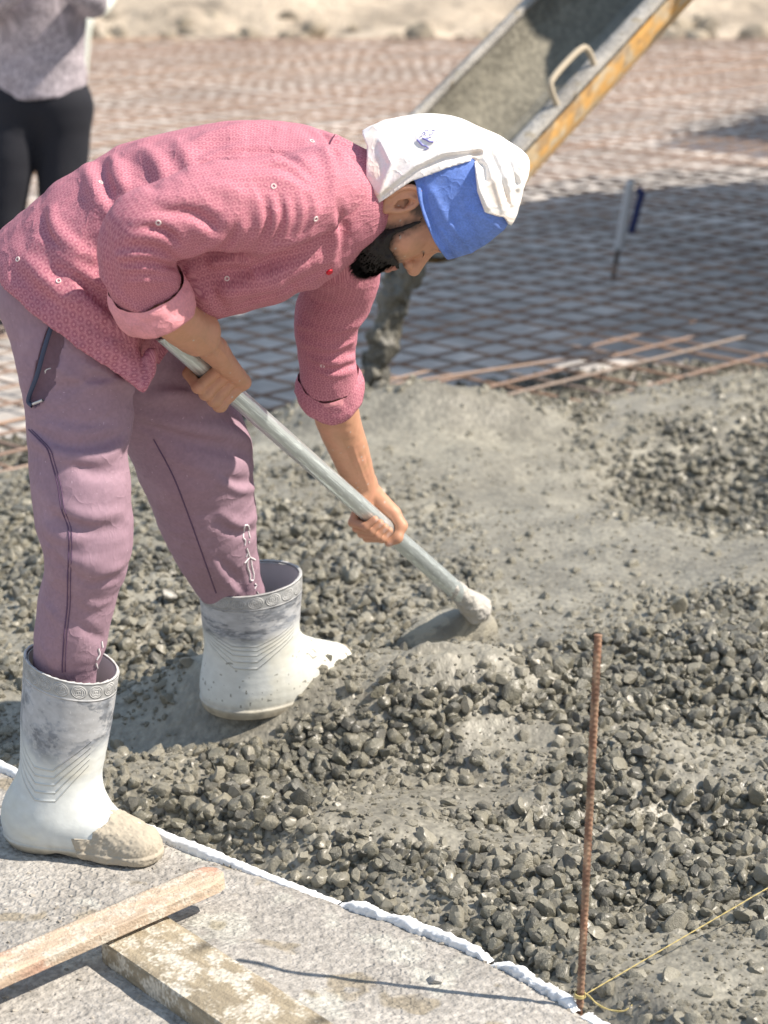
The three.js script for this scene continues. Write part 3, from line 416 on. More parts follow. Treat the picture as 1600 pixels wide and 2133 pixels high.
//@@PART3
// ---------------------------------------------------------------- chute, falling concrete, mixer truck (beyond the frame, it shades the steel)
const TRUCK = V(2.45, -0.2, -7.0), TAX = V(0.52, 0, -0.854).normalize();
{
  const A0 = at(840, 437, -6.05), A1 = at(1258, 0, -6.88), A = V(...A0), B = V(...A1).sub(A).multiplyScalar(2.55).add(A), ax = B.clone().sub(A).normalize(), n = V(0, 1, 0).clone().cross(ax).normalize().multiplyScalar(-1), up = n.clone().cross(ax).normalize(); if (up.y < 0) up.multiplyScalar(-1); if (n.x < 0) n.multiplyScalar(-1);
  const L = A.distanceTo(B), g = thing('delivery_chute', 'long open steel chute with yellow side, cement-caked inside', 'chute');
  const sweep = (prof, l0, l1, seg, wob = 0) => { const pos = [], uv = [], idx = [], m = prof.length; for (let j = 0; j <= seg; j++) for (let i = 0; i < m; i++) { const l = mix(l0, l1, j / seg), w = wob * (fbm(l * 9, i * 0.7, 3, 3) - 0.5), p = A.clone().addScaledVector(ax, l).addScaledVector(n, prof[i][0] * (1 - w)).addScaledVector(up, prof[i][1] + w * 0.1); pos.push(p.x, p.y, p.z); uv.push(l, i * 0.04); } for (let j = 0; j < seg; j++) for (let i = 0; i < m - 1; i++) { const a = j * m + i; idx.push(a, a + m, a + 1, a + 1, a + m, a + m + 1); } return geom(pos, idx, uv); };
  const arc = (R, d0) => { const o = []; for (let i = 0; i <= 18; i++) { const a = Math.PI * i / 18; o.push([-Math.cos(a) * R, -Math.sin(a) * R * 0.85 + d0]); } return o; };
  const cake = mat({ map: rep(mortarMap, 1.1), color: lin(0.78, 0.77, 0.74), bumpMap: rep(fineBump, 0.9), bumpScale: 0.012, roughness: 0.9 });
  const paintMap = tex(512, 128, (u, v) => { const c = 0.35 + 0.6 * sstep(0.36, 0.68, pfbm(u, v, 16, 5, 4)), d = sstep(0.62, 0.7, pfbm(u, v, 12, 4, 8)), k = 0.94 + 0.2 * (pfbm(u, v, 30, 3) - 0.5); return [mix(mix(0.90, 0.80, c), 0.6, d * 0.5) * k, mix(mix(0.64, 0.74, c), 0.5, d * 0.5) * k, mix(mix(0.28, 0.64, c), 0.4, d * 0.5) * k]; });
  const yellow = mat({ map: rep(paintMap, 1.2, 3), roughness: 0.6 }), pale = mat({ map: rep(slabMap, 1.5), roughness: 0.9, bumpMap: rep(fineBump, 3), bumpScale: 0.006 });
  part(g, 'lining', sweep([[-0.232, 0.03], ...arc(0.225, 0), [0.232, 0.03]], 0, L, 60, 0.05), cake);
  part(g, 'shell', sweep([[-0.245, 0.045], [-0.248, 0], ...arc(0.245, -0.005), [0.248, 0], [0.245, 0.045]].reverse(), 0.004, L, 8), yellow);
  for (const s of [-1, 1]) { const w = s < 0 ? 0.03 : 0.055, c = s < 0 ? -0.24 : 0.25; part(g, 'rim', sweep([[c - w / 2, 0.03], [c - w / 2, 0.055], [c + w / 2, 0.055], [c + w / 2, 0.025], [c - w / 2, 0.03]].map(p => s > 0 ? p : p).reverse(), -0.005, L + 0.005, 40, 0.01), pale); }
  part(g, 'side_plate', sweep([[0.281, 0.03], [0.268, -0.045], [0.25, -0.045], [0.27, 0.03]].reverse(), 0, L, 8), yellow);
  { const q = (l, a, b) => A.clone().addScaledVector(ax, l).addScaledVector(n, a).addScaledVector(up, b); const hp = [[0.0, 0.262, 0.04], [0.0, 0.255, 0.1], [0.01, 0.25, 0.125], [0.04, 0.248, 0.132], [0.12, 0.246, 0.134], [0.19, 0.248, 0.132], [0.22, 0.25, 0.124], [0.23, 0.255, 0.1], [0.23, 0.262, 0.04]].map(v => [v[0] + 0.545, v[1], v[2]]).map(v => q(...v)); part(g, 'handle', tube(hp, 0.0105, 60, 10), mat({ color: lin(0.42, 0.36, 0.27), roughness: 0.8 })); }
  // wet concrete sliding along the floor of the chute
  part(g, 'wet_concrete', (() => { const S = 120, m = 24, pos = [], uv = [], idx = []; for (let j = 0; j <= S; j++) for (let i = 0; i <= m; i++) { const l = j / S * (L - 0.3), s = i / m * 2 - 1, f = 0.115 * s, d = 0.016 * (1 - s * s) + 0.016 * (1 - s * s) * (fbm(l * 28, i * 0.9, 5, 3) - 0.3), p = A.clone().addScaledVector(ax, l).addScaledVector(n, f).addScaledVector(up, -0.191 * Math.sqrt(1 - (f / 0.225) ** 2) + d - 0.005); pos.push(p.x, p.y, p.z); uv.push(l, f); } for (let j = 0; j < S; j++) for (let i = 0; i < m; i++) { const a = j * (m + 1) + i; idx.push(a, a + 1, a + m + 1, a + 1, a + m + 2, a + m + 1); } return geom(pos, idx, uv); })(), mortar);
}
{ // the falling stream
  const pts = smooth([pr(866, 470, -6.04, 20), pr(856, 530, -6.02, 22), pr(846, 575, -6, 23), pr(818, 640, -6, 19), pr(803, 700, -6, 23), pr(788, 760, -5.99, 23), pr(779, 830, -5.98, 28), pr(772, 885, -5.97, 52)], 4), c = chain(pts, 0.02), sdf = (x, y, z) => { const d = c(x, y, z); return d > 0.1 ? d : d - 0.085 * (fbm(x * 26, y * 15, z * 26, 3) - 0.46) - 0.016 * (noise(x * 70, y * 70, z * 70) - 0.5); };
  const m = shadows(new THREE.Mesh(chainUv(nets(sdf, [-0.25, -0.12, -6.2], [0.3, 0.72, -5.8], 0.009), [frameOf(pts, 0.06)]), mat({ map: rep(mortarMap, 1.6), color: lin(0.55, 0.55, 0.55), bumpMap: rep(fineBump, 2.2), bumpScale: 0.006, roughness: 0.5 }))); m.name = numbered('concrete_stream'); scene.add(m); tag(m, 'lumpy wet concrete falling from the chute onto the pour', 'concrete');
}
{
  const t = thing('mixer_truck', 'large concrete mixer truck with ribbed drum beside the steel mats', 'truck'); t.position.copy(TRUCK); t.rotation.y = Math.atan2(-TAX.z, TAX.x);
  const white = mat({ color: lin(0.6, 0.58, 0.54), roughness: 0.6 }), red = mat({ color: lin(0.45, 0.42, 0.36), roughness: 0.6 }), dark = mat({ color: lin(0.03, 0.03, 0.03), roughness: 0.8 }), steel = mat({ color: lin(0.12, 0.12, 0.12), roughness: 0.6, metalness: 0.3 });
  part(t, 'chassis', new THREE.BoxGeometry(8, 0.3, 0.9).translate(4.2, 1.0, 0), steel);
  const drum = part(t, 'drum', new THREE.LatheGeometry([[0.0, -0.3], [0.55, -0.3], [0.62, 0], [1.15, 1.5], [1.22, 2.6], [1.15, 3.5], [0.7, 4.4], [0, 4.5]].map(a => new THREE.Vector2(...a)), 36), white); drum.rotation.z = -Math.PI / 2 - 0.16; drum.position.set(0.55, 2.85, 0);
  for (let i = 0; i < 3; i++) { const r = part(drum, 'rib', new THREE.TorusGeometry([1.16, 1.225, 1.16][i], 0.03, 6, 36), red); r.rotation.x = Math.PI / 2; r.position.y = [1.5, 2.6, 3.45][i]; }
  part(t, 'hopper', new THREE.CylinderGeometry(0.6, 0.28, 0.8, 20, 1, true).translate(0.25, 3.3, 0), red);
  part(t, 'funnel', new THREE.CylinderGeometry(0.35, 0.2, 0.9, 18, 1, true).translate(-0.15, 2.4, 0), red);
  part(t, 'rear_frame', mergeGeometries([new THREE.BoxGeometry(0.16, 1.9, 0.16).translate(0.7, 1.95, 0.75), new THREE.BoxGeometry(0.16, 1.9, 0.16).translate(0.7, 1.95, -0.75), new THREE.BoxGeometry(0.16, 0.16, 1.34).translate(0.7, 2.5, 0)]), steel);
  part(t, 'water_tank', new THREE.CapsuleGeometry(0.3, 1.3, 8, 20).rotateX(Math.PI / 2).translate(5.6, 1.75, 0), red);
  const cab = part(t, 'cab', new THREE.ExtrudeGeometry(new THREE.Shape([[0, 0], [2.0, 0], [2.1, 1.0], [1.85, 2.2], [0, 2.3]].map(a => new THREE.Vector2(...a))), { depth: 2.3, bevelSize: 0.05, bevelThickness: 0.05, bevelSegments: 2 }).translate(6.3, 0.8, -1.15), white);
  part(cab, 'windscreen', new THREE.BoxGeometry(0.03, 0.95, 2.0).rotateZ(0.2).translate(8.36, 2.35, 0), dark); for (const s of [-1, 1]) part(cab, 'side_window', new THREE.BoxGeometry(0.9, 0.7, 0.03).translate(7.4, 2.4, s * 1.21), dark);
  const tyre = new THREE.TorusGeometry(0.36, 0.15, 12, 28), rim = new THREE.CylinderGeometry(0.25, 0.25, 0.2, 20).rotateX(Math.PI / 2);
  for (const x of [1.5, 2.85, 5.4, 7.2]) for (const z of [-1, 1]) { const w = new THREE.Group(); w.name = 'wheel'; w.position.set(x, 0.51, z); t.add(w); part(w, 'tyre', tyre, dark); part(w, 'rim', rim, steel); }
  for (const x of [1.5, 2.85, 5.4, 7.2]) part(t, 'axle', new THREE.CylinderGeometry(0.08, 0.08, 2, 10).rotateX(Math.PI / 2).translate(x, 0.51, 0), steel);
  for (const s of [-1, 1]) part(t, 'mudguard', new THREE.BoxGeometry(2.6, 0.05, 0.5).translate(2.2, 1.2, s * 1), steel);
}
log('truck');
// ---------------------------------------------------------------- hoe
const HT = V(...at(338, 690, -3.14)), HB = V(...at(982, 1258, -3.95)), HAX = HB.clone().sub(HT).normalize(), HL = HT.distanceTo(HB);
const onHandle = (px) => { let a = 0, b = 1; for (let i = 0; i < 40; i++) { const m = (a + b) / 2, p = HT.clone().lerp(HB, m), d = -p.z * CP + (EYE - p.y) * SP; if (800 + FPX * p.x / d < px) a = m; else b = m; } return HT.clone().lerp(HB, a); };
{
  const h = thing('hoe', 'long steel-pipe hoe with broad mortar-covered blade held in both hands', 'hoe');
  const steelMap = tex(256, 512, (u, v) => { const s = pnoise(u * 64, v * 4, 64, 3), d = sstep(0.55, 0.7, pfbm(u, v, 6, 5, 7)), sp = sstep(0.7, 0.74, pnoise(u * 50, v * 120, 200, 11)), c = 0.86 + 0.1 * (s - 0.5) + 0.08 * d + 0.1 * sp; return [c * 0.96, c, c * 1.0]; });
  const steel = mat({ map: rep(steelMap, 1, 1), metalness: 0.7, roughness: 0.34, bumpMap: rep(fineBump, 1, 6), bumpScale: 0.0008 });
  const q = new THREE.Quaternion().setFromUnitVectors(V(0, 1, 0), HAX);
  const pipe = new THREE.LatheGeometry([[0.0145, 0], [0.0178, 0], [0.018, HL * 0.5], [0.0192, HL * 0.8], [0.02, HL - 0.02], [0.019, HL], [0.0, HL]].map(a => new THREE.Vector2(...a)), 28); pipe.applyQuaternion(q).translate(HT.x, HT.y, HT.z); part(h, 'handle', pipe, steel);
  const pts = [0, 0.3, 0.6, 0.85, 1].map((t, i) => { const p = HB.clone().addScaledVector(HAX, mix(-0.13, 0.028, t)); return [p.x, p.y, p.z, [0.0180, 0.0205, 0.024, 0.029, 0.034][i]]; }), cc = chain(pts);
  const crust = (x, y, z) => { const d = cc(x, y, z); return d > 0.03 ? d : d - 0.011 * (fbm(x * 60, y * 60, z * 60, 3) - 0.5) - 0.003 * (noise(x * 260, y * 260, z * 260) - 0.5); };
  const mn = [0, 1, 2].map(i => Math.min(...pts.map(p => p[i])) - 0.06), mx = [0, 1, 2].map(i => Math.max(...pts.map(p => p[i])) + 0.06);
  part(h, 'mortar_crust', netGeo(nets(crust, mn, mx, 0.0035)), mat({ color: lin(0.46, 0.44, 0.40), roughness: 0.95 }));
  // blade: a dished plate with a rounded outline, edge down in the mortar
  const T = V(...at(985, 1272, -3.965)), wv = V(...at(1050, 1345, -3.99)).sub(V(...at(850, 1352, -3.90))), W = wv.length() * 1.05, w = wv.clone().normalize(), dn = V(-0.18, -0.93, 0.3).normalize(), nn = w.clone().cross(dn).normalize(); if (nn.z < 0) nn.multiplyScalar(-1);
  const pos = [], uv = [], idx = [], N = 40, Mr = 26, th = 0.0035;
  for (const side of [0, 1]) for (let j = 0; j <= Mr; j++) for (let i = 0; i <= N; i++) { const t = j / Mr, s = i / N * 2 - 1, hw = W / 2 * Math.pow(clamp(1 - (1 - Math.min(1, t * 2.4 + 0.03)) ** 2), 0.5), p = T.clone().addScaledVector(w, s * hw - 0.03 * Math.min(1, t * 2)).addScaledVector(dn, t * 0.21).addScaledVector(nn, -0.05 * s * s - 0.035 * t * t - side * th + 0.0015 * (fbm(s * 9, t * 9, 1, 3) - 0.5)); pos.push(p.x, p.y, p.z); uv.push(s * hw, t * 0.21); }
  const K = (N + 1) * (Mr + 1); for (let j = 0; j < Mr; j++) for (let i = 0; i < N; i++) { const a = j * (N + 1) + i; idx.push(a, a + N + 1, a + 1, a + 1, a + N + 1, a + N + 2, K + a, K + a + 1, K + a + N + 1, K + a + 1, K + a + N + 2, K + a + N + 1); }
  for (let j = 0; j < Mr; j++) for (const i of [0, N]) { const a = j * (N + 1) + i; idx.push(a, K + a, a + N + 1, a + N + 1, K + a, K + a + N + 1); } for (let i = 0; i < N; i++) idx.push(i, i + 1, K + i, i + 1, K + i + 1, K + i);
  const bmap = tex(256, 256, (u, v) => { const k = 0.6 + 0.3 * (pfbm(u, v, 6, 5, 2) - 0.5), m = sstep(0.52, 0.64, pfbm(u, v, 10, 5, 9)); return [mix(k * 0.88, 0.62, m * 0.75), mix(k * 0.86, 0.6, m * 0.75), mix(k * 0.79, 0.54, m * 0.75)]; });
  part(h, 'blade', geom(pos, idx, uv), mat({ map: rep(bmap, 4), roughness: 0.6, metalness: 0.0, bumpMap: rep(fineBump, 5), bumpScale: 0.004 }));
}
log('hoe');
// ---------------------------------------------------------------- the worker
const creaseBump = gtex(512, 512, (u, v) => { const w1 = pfbm(u, v, 5, 3, 31), w2 = pfbm(u, v, 9, 3, 47), r1 = 1 - Math.abs(2 * pfbm((u + 0.12 * w1) % 1, v, 6, 3, 3) - 1), r2 = 1 - Math.abs(2 * pfbm(u, (v + 0.1 * w2) % 1, 11, 2, 13) - 1); return clamp(0.15 + 0.55 * r1 ** 6 + 0.25 * r2 ** 6 + 0.12 * (pfbm(u, v, 120, 2) - 0.5)); });
const fabricBump = gtex(256, 256, (u, v) => 0.5 + 0.3 * Math.sin(u * 2 * Math.PI * 64) * Math.sin(v * 2 * Math.PI * 64) + 0.4 * (pfbm(u, v, 64, 2) - 0.5));
const worker = thing('person', 'bending man in pink shirt, mauve trousers and white-blue headscarf spreading concrete with a hoe', 'person');
const bounds = (pts, m) => [[0, 1, 2].map(i => Math.min(...pts.map(p => p[i] - p[3])) - m), [0, 1, 2].map(i => Math.max(...pts.map(p => p[i] + p[3])) + m)];
// limbs of the trousers
const nearLeg = smooth([pr(150, 640, -3.14, 138), pr(158, 740, -3.12, 126), pr(166, 850, -3.10, 112), pr(163, 940, -3.08, 101), pr(169, 1000, -3.07, 104), pr(178, 1080, -3.06, 102), pr(182, 1135, -3.06, 92), pr(170, 1200, -3.08, 80), pr(157, 1260, -3.09, 78), pr(146, 1330, -3.10, 75), pr(136, 1390, -3.11, 66), pr(130, 1460, -3.11, 60)], 3);
const farLeg = smooth([pr(240, 680, -3.32, 128), pr(310, 780, -3.36, 130), pr(368, 870, -3.39, 124), pr(402, 950, -3.41, 124), pr(421, 1030, -3.44, 110), pr(438, 1100, -3.47, 95), pr(460, 1170, -3.52, 80), pr(486, 1235, -3.57, 66), pr(512, 1310, -3.59, 52)], 3);
const pelvis = [pr(120, 590, -3.22, 118), pr(175, 690, -3.22, 110)];
const cNear = chain(nearLeg), cFar = chain(farLeg), cPel = chain(pelvis, 0, 0.75, -3.22);
const trBase = (x, y, z) => smin(smin(cNear(x, y, z), cPel(x, y, z), 0.06), cFar(x, y, z), 0.028);
const trFold = folds(trBase, [
  [[70, 915], [140, 948], [215, 948], [262, 925], 0.013, 0.011], [[62, 890], [120, 925], [200, 925], [258, 905], 0.011, -0.008], [[150, 965], [200, 985], [262, 982], 0.012, -0.006],
  [[115, 1048], [180, 1075], [255, 1068], 0.012, 0.008], [[120, 1075], [190, 1105], [265, 1098], 0.010, -0.008], [[95, 1090], [120, 1115], [170, 1130], 0.01, 0.006],
  [[100, 1135], [150, 1165], [235, 1180], 0.012, 0.007], [[95, 1120], [125, 1160], [135, 1190], 0.010, -0.006], [[130, 1180], [190, 1218], [245, 1205], 0.010, -0.008], [[150, 1160], [200, 1190], [250, 1180], 0.01, 0.006],
  [[92, 1260], [120, 1290], [135, 1330], 0.010, 0.005], [[150, 1290], [190, 1320], [215, 1330], 0.010, -0.004], [[150, 1230], [190, 1260], [230, 1250], 0.012, 0.005], [[85, 1340], [100, 1370], [108, 1390], 0.008, 0.004],
  [[120, 770], [190, 800], [262, 790], 0.014, 0.007], [[100, 815], [200, 790], [300, 772], 0.012, -0.007], [[90, 860], [180, 880], [260, 865], 0.013, -0.005], [[180, 760], [250, 790], [300, 830], 0.01, 0.007],
  [[275, 880], [380, 915], [470, 935], [535, 948], 0.012, -0.011], [[280, 860], [390, 885], [480, 900], [528, 925], 0.015, 0.009], [[330, 945], [400, 965], [470, 1000], 0.014, 0.006], [[450, 985], [500, 1005], [536, 998], 0.010, -0.006], [[455, 1000], [505, 1022], [535, 1015], 0.01, 0.006], [[460, 1070], [500, 1092], [532, 1080], 0.010, 0.006], [[450, 1090], [495, 1110], [530, 1105], 0.009, -0.006],
  [[300, 835], [390, 815], [470, 845], 0.014, 0.007], [[290, 800], [360, 800], [440, 830], 0.012, -0.006], [[430, 1170], [470, 1210], [490, 1235], 0.010, 0.006], [[450, 1160], [490, 1200], [510, 1235], 0.009, -0.006], [[420, 1130], [450, 1180], [460, 1230], 0.01, 0.004]]);
const trSdf = (x, y, z) => { const d = trBase(x, y, z); return Math.abs(d) > 0.04 ? d : d - 1.7 * trFold(x, y, z) - 0.012 * (fbm(x * 9, y * 14, z * 9, 2) - 0.5); };
const trFrames = [frameOf(nearLeg, 0.085), frameOf(farLeg, 0.095)];
const trousersMap = tex(512, 512, (u, v) => { const a = pfbm(u, v, 4, 4, 2), b = pfbm(u, v, 80, 2, 5), s = pnoise(u * 150, v * 150, 150, 8) > 0.985 ? 0.25 : 0, dust = sstep(0.56, 0.76, pfbm(u, v, 6, 4, 17)), c = 0.92 + 0.08 * (a - 0.5) + 0.08 * (b - 0.5); return [c * 0.635 + s + 0.03 * dust, c * 0.52 + s + 0.03 * dust, c * 0.58 + s + 0.03 * dust]; });
let trousers;
{
  const [lo, hi] = bounds([...nearLeg, ...farLeg, ...pelvis], 0.05); lo[2] -= 0.05; hi[2] += 0.05;
  const top = at(120, 560, -3.2); // waist, under the shirt
  const slit = chain([[119, 672, 7], [116, 700, 15], [106, 745, 18], [94, 790, 18], [82, 820, 14], [74, 836, 8]].map(([a, b, r]) => { const p = hit(trBase, a, b); return [p[0], p[1], p[2] - 0.012, r * 0.00083 + 0.004]; }));   // the hip pocket gapes open
  const sdf = (x, y, z) => Math.max(trSdf(x, y, z), -slit(x, y, z), (x - top[0]) * 0.55 + (y - top[1]) * 0.83 - 0.03);
  trousers = part(worker, 'trousers', chainUv(nets(sdf, lo, hi, 0.0052), trFrames), mat({ map: rep(trousersMap, 2.6), bumpMap: rep(creaseBump, 4.2), bumpScale: 0.0013, roughness: 0.8 }));
  const on = (list, lift = 0.001) => list.map(([a, b]) => hit(trSdf, a, b)).filter(Boolean).map(p => V(p[0], p[1], p[2] + lift));
  const thread = mat({ color: lin(0.11, 0.06, 0.12), roughness: 0.8 }), print = mat({ color: lin(0.72, 0.68, 0.70), roughness: 0.7 });
  const seamA = [[60, 895], [80, 915], [98, 935], [108, 965], [120, 1010], [128, 1060], [142, 1100], [143, 1150], [141, 1200], [140, 1260], [134, 1320], [130, 1380], [130, 1400]], seamB = [[320, 915], [360, 990], [395, 1080], [420, 1150], [450, 1235]];
  const bandOf = (line) => { const c = new THREE.CatmullRomCurve3(line.map(p => V(p[0], p[1], 0))); const o = []; for (let i = 0; i <= 50; i++) { const p = c.getPoint(i / 50); o.push([p.x, p.y]); } return o; };
  part(trousers, 'side_seam', tube(on(bandOf(seamA), 0.0002), 0.0013, 140, 5), thread); part(trousers, 'side_seam', tube(on(bandOf(seamA.map(p => [p[0] + 6, p[1]])), 0.0002), 0.0009, 140, 5), thread); part(trousers, 'inner_seam', tube(on(bandOf(seamB), 0.0002), 0.0013, 90, 5), thread);
  // open zipped pocket on the hip
  part(trousers, 'zipper', tube(on(bandOf([[112, 668], [96, 715], [78, 780], [60, 836], [68, 845]]), 0.002), 0.0042, 60, 6), mat({ color: lin(0.045, 0.06, 0.11), roughness: 0.7 }));
  part(trousers, 'zip_pull', tube(on([[70, 840], [80, 836], [90, 832]], 0.004), 0.0026, 10, 6), mat({ color: lin(0.6, 0.6, 0.62), metalness: 0.8, roughness: 0.4 }));
  part(trousers, 'safety_pin', tube(on([[94, 772], [101, 767], [107, 766], [97, 769], [95, 776]], 0.004), 0.0009, 20, 5), mat({ color: lin(0.6, 0.6, 0.62), metalness: 0.8, roughness: 0.4 }));
  // white printed characters down the far shin
  for (const s of [[[507, 1110], [507, 1120], [511, 1125], [510, 1136]], [[508, 1107], [511, 1094], [517, 1095], [520, 1103]], [[517, 1105], [521, 1120]], [[519, 1126], [519, 1131]], [[514, 1141], [518, 1152], [521, 1160], [532, 1166]], [[521, 1160], [510, 1173]], [[516, 1152], [513, 1160]], [[516, 1168], [516, 1180], [521, 1196], [522, 1208], [527, 1209], [529, 1198], [525, 1180], [523, 1166]], [[530, 1216], [534, 1218], [531, 1226]], [[535, 1232], [538, 1236]]]) { const o = on(bandOf(s), 0.0004); if (o.length > 6) part(trousers, 'printed_character', tube(o, 0.0016, 30, 5), print); }
  for (const s of [[[205, 1350], [208, 1362], [202, 1374]], [[212, 1335], [214, 1348]], [[200, 1380], [203, 1392]]]) { const o = on(bandOf(s), 0.0006); if (o.length > 6) part(trousers, 'printed_character', tube(o, 0.0018, 24, 5), print); }
}
log('trousers');
// shirt
const torsoUv = smooth([pr(-200, 800, -3.21, 1), pr(112, 565, -3.21, 1), pr(215, 498, -3.21, 1), pr(360, 440, -3.21, 1), pr(500, 412, -3.21, 1), pr(735, 402, -3.2, 1), pr(950, 398, -3.2, 1)], 3);
const torso = smooth([pr(112, 565, -3.21, 120), pr(215, 498, -3.21, 148), pr(360, 440, -3.21, 162), pr(500, 412, -3.21, 160), pr(600, 408, -3.21, 146), pr(685, 404, -3.21, 112), pr(735, 402, -3.2, 92)], 3);
const belly = smooth([pr(250, 570, -3.2, 95), pr(330, 560, -3.2, 110), pr(425, 535, -3.2, 128), pr(540, 505, -3.2, 132), pr(640, 482, -3.2, 106), pr(712, 450, -3.2, 82)], 2);
const nearSleeve = smooth([pr(668, 398, -3.07, 92), pr(600, 420, -3.02, 94), pr(540, 427, -2.995, 94), pr(460, 433, -2.97, 92), pr(370, 452, -2.945, 83), pr(290, 488, -2.93, 80), pr(280, 535, -2.935, 76), pr(302, 590, -2.965, 76), pr(322, 640, -2.985, 74)], 4);
const farSleeve = smooth([pr(690, 470, -3.34, 92), pr(716, 560, -3.40, 78), pr(702, 620, -3.44, 77), pr(682, 662, -3.465, 71), pr(679, 720, -3.49, 62), pr(684, 780, -3.51, 61), pr(690, 825, -3.53, 60)], 4);
const endCut = (pts, back) => { const b = pts.at(-1), a = pts.at(-4), d = [b[0] - a[0], b[1] - a[1], b[2] - a[2]], l = Math.hypot(...d); return (x, y, z) => ((x - b[0]) * d[0] + (y - b[1]) * d[1] + (z - b[2]) * d[2]) / l + back; };
const cT = chain(torso, 0, 0.68, -3.21), cB = chain(belly, 0, 0.62, -3.2), cNS = chain(nearSleeve), cFS = chain(farSleeve), eN = endCut(nearSleeve, 0.03), eF = endCut(farSleeve, 0.035);
const HEM = [[-400, 380], [-120, 520], [0, 596], [60, 640], [130, 684], [200, 734], [268, 786], [304, 815], [330, 774], [331, 716], [342, 600], [600, 300], [600, -400], [-400, -400]].map(([a, b]) => at(a, b, -3.05)), TIPX = HEM[9][0];
const cTail = chain([pr(150, 650, -3.10, 90), pr(235, 730, -3.055, 52), pr(300, 800, -3.03, 22), pr(318, 740, -3.05, 20)]);
const shBase = (x, y, z) => {
  let d = smin(cT(x, y, z), cB(x, y, z), 0.05);
  if (x < TIPX + 0.07) { const sk = Math.max(smin(trBase(x, y, z) - 0.016, cTail(x, y, z), 0.03), polySD(HEM, x, y) * 0.9); d = smin(d, sk, 0.045); }
  if (x < TIPX) d = Math.max(d, polySD(HEM, x, y) * 0.9);
  d = smin(d, Math.max(cNS(x, y, z), eN(x, y, z)), 0.018);
  return smin(d, Math.max(cFS(x, y, z), eF(x, y, z)), 0.018);
};
const shFold = folds(shBase, [
  [[105, 432], [112, 475], [150, 515], [205, 545], 0.012, 0.009], [[95, 450], [105, 490], [140, 525], 0.010, -0.006], [[178, 345], [198, 400], [222, 440], 0.011, 0.007], [[205, 335], [222, 385], [232, 420], 0.009, -0.007], [[232, 322], [250, 372], [262, 400], 0.010, 0.006], [[60, 545], [110, 600], [200, 655], 0.014, 0.008], [[30, 560], [80, 610], [130, 640], 0.014, -0.005],
  [[100, 500], [160, 560], [235, 610], 0.014, 0.007], [[150, 560], [220, 630], [310, 690], 0.011, -0.009], [[140, 590], [210, 660], [300, 715], 0.013, 0.009], [[120, 640], [200, 700], [280, 760], 0.013, 0.005], [[215, 470], [225, 540], [240, 600], 0.010, -0.008], [[200, 560], [250, 620], [315, 665], 0.010, 0.006],
  [[425, 342], [480, 318], [540, 312], [600, 325], [645, 360], 0.009, -0.014], [[420, 352], [480, 332], [540, 326], [595, 340], 0.012, 0.006], [[380, 310], [450, 278], [540, 262], [600, 270], 0.016, 0.006], [[400, 330], [450, 300], [520, 285], 0.010, -0.006], [[640, 262], [672, 300], [690, 345], [695, 400], [680, 440], 0.010, 0.007], [[655, 262], [690, 300], [708, 350], 0.008, -0.009], [[300, 305], [330, 340], [345, 375], 0.013, 0.006], [[270, 330], [300, 370], [330, 400], 0.012, -0.005], [[365, 290], [390, 330], [400, 360], 0.012, 0.005],
  [[395, 532], [450, 495], [478, 440], 0.010, 0.006], [[430, 530], [480, 500], [500, 450], 0.009, -0.006], [[480, 522], [500, 480], [498, 440], 0.009, 0.006], [[520, 515], [540, 470], [535, 420], [520, 390], 0.0075, 0.0055], [[538, 512], [556, 465], [552, 415], 0.006, -0.005], [[555, 508], [573, 460], [568, 410], 0.0075, 0.0055], [[585, 502], [600, 455], [598, 410], 0.007, 0.005], [[570, 505], [586, 458], [582, 412], 0.006, -0.0045], [[612, 495], [628, 450], [624, 405], 0.007, 0.005], [[640, 485], [655, 440], [650, 395], 0.0075, 0.005],
  [[360, 462], [400, 470], [450, 500], 0.011, 0.007], [[340, 420], [420, 420], [480, 455], 0.012, 0.006], [[330, 440], [400, 445], [460, 480], 0.01, -0.006], [[400, 400], [470, 395], [530, 420], 0.013, 0.005], [[500, 375], [570, 370], [640, 400], 0.012, 0.005], [[520, 350], [590, 352], [645, 385], 0.01, -0.005],
  [[380, 520], [372, 478], [330, 458], [280, 462], 0.007, 0.007], [[378, 508], [352, 482], [300, 473], 0.006, -0.007], [[377, 532], [335, 498], [270, 490], 0.008, 0.006], [[377, 545], [330, 518], [245, 515], 0.007, -0.005], [[378, 552], [320, 532], [240, 535], 0.009, 0.006], [[380, 572], [320, 560], [250, 562], 0.009, 0.005], [[382, 562], [330, 548], [260, 550], 0.007, -0.005], [[386, 592], [330, 585], [260, 590], 0.009, 0.004],
  [[400, 565], [500, 535], [600, 505], [680, 480], 0.016, 0.008], [[420, 590], [520, 560], [620, 530], 0.013, -0.008], [[430, 620], [540, 590], [660, 545], 0.016, 0.008], [[470, 645], [570, 615], [680, 560], 0.012, -0.006], [[500, 540], [560, 590], [600, 610], 0.014, 0.006], [[420, 540], [440, 600], [470, 650], 0.014, -0.006], [[690, 440], [700, 500], [690, 540], 0.011, 0.007], [[705, 430], [715, 480], [715, 530], 0.009, -0.007],
  [[622, 690], [680, 704], [742, 692], 0.009, -0.008], [[618, 678], [680, 690], [745, 678], 0.010, 0.007], [[630, 715], [690, 728], [738, 712], 0.007, 0.006], [[628, 732], [685, 742], [740, 732], 0.007, -0.005], [[635, 745], [690, 758], [740, 745], 0.007, 0.006], [[640, 770], [690, 782], [742, 770], 0.007, 0.005], [[650, 758], [700, 770], [742, 758], 0.006, -0.004], [[640, 600], [690, 590], [750, 600], 0.014, 0.006], [[640, 620], [690, 640], [740, 640], 0.011, -0.006]]);
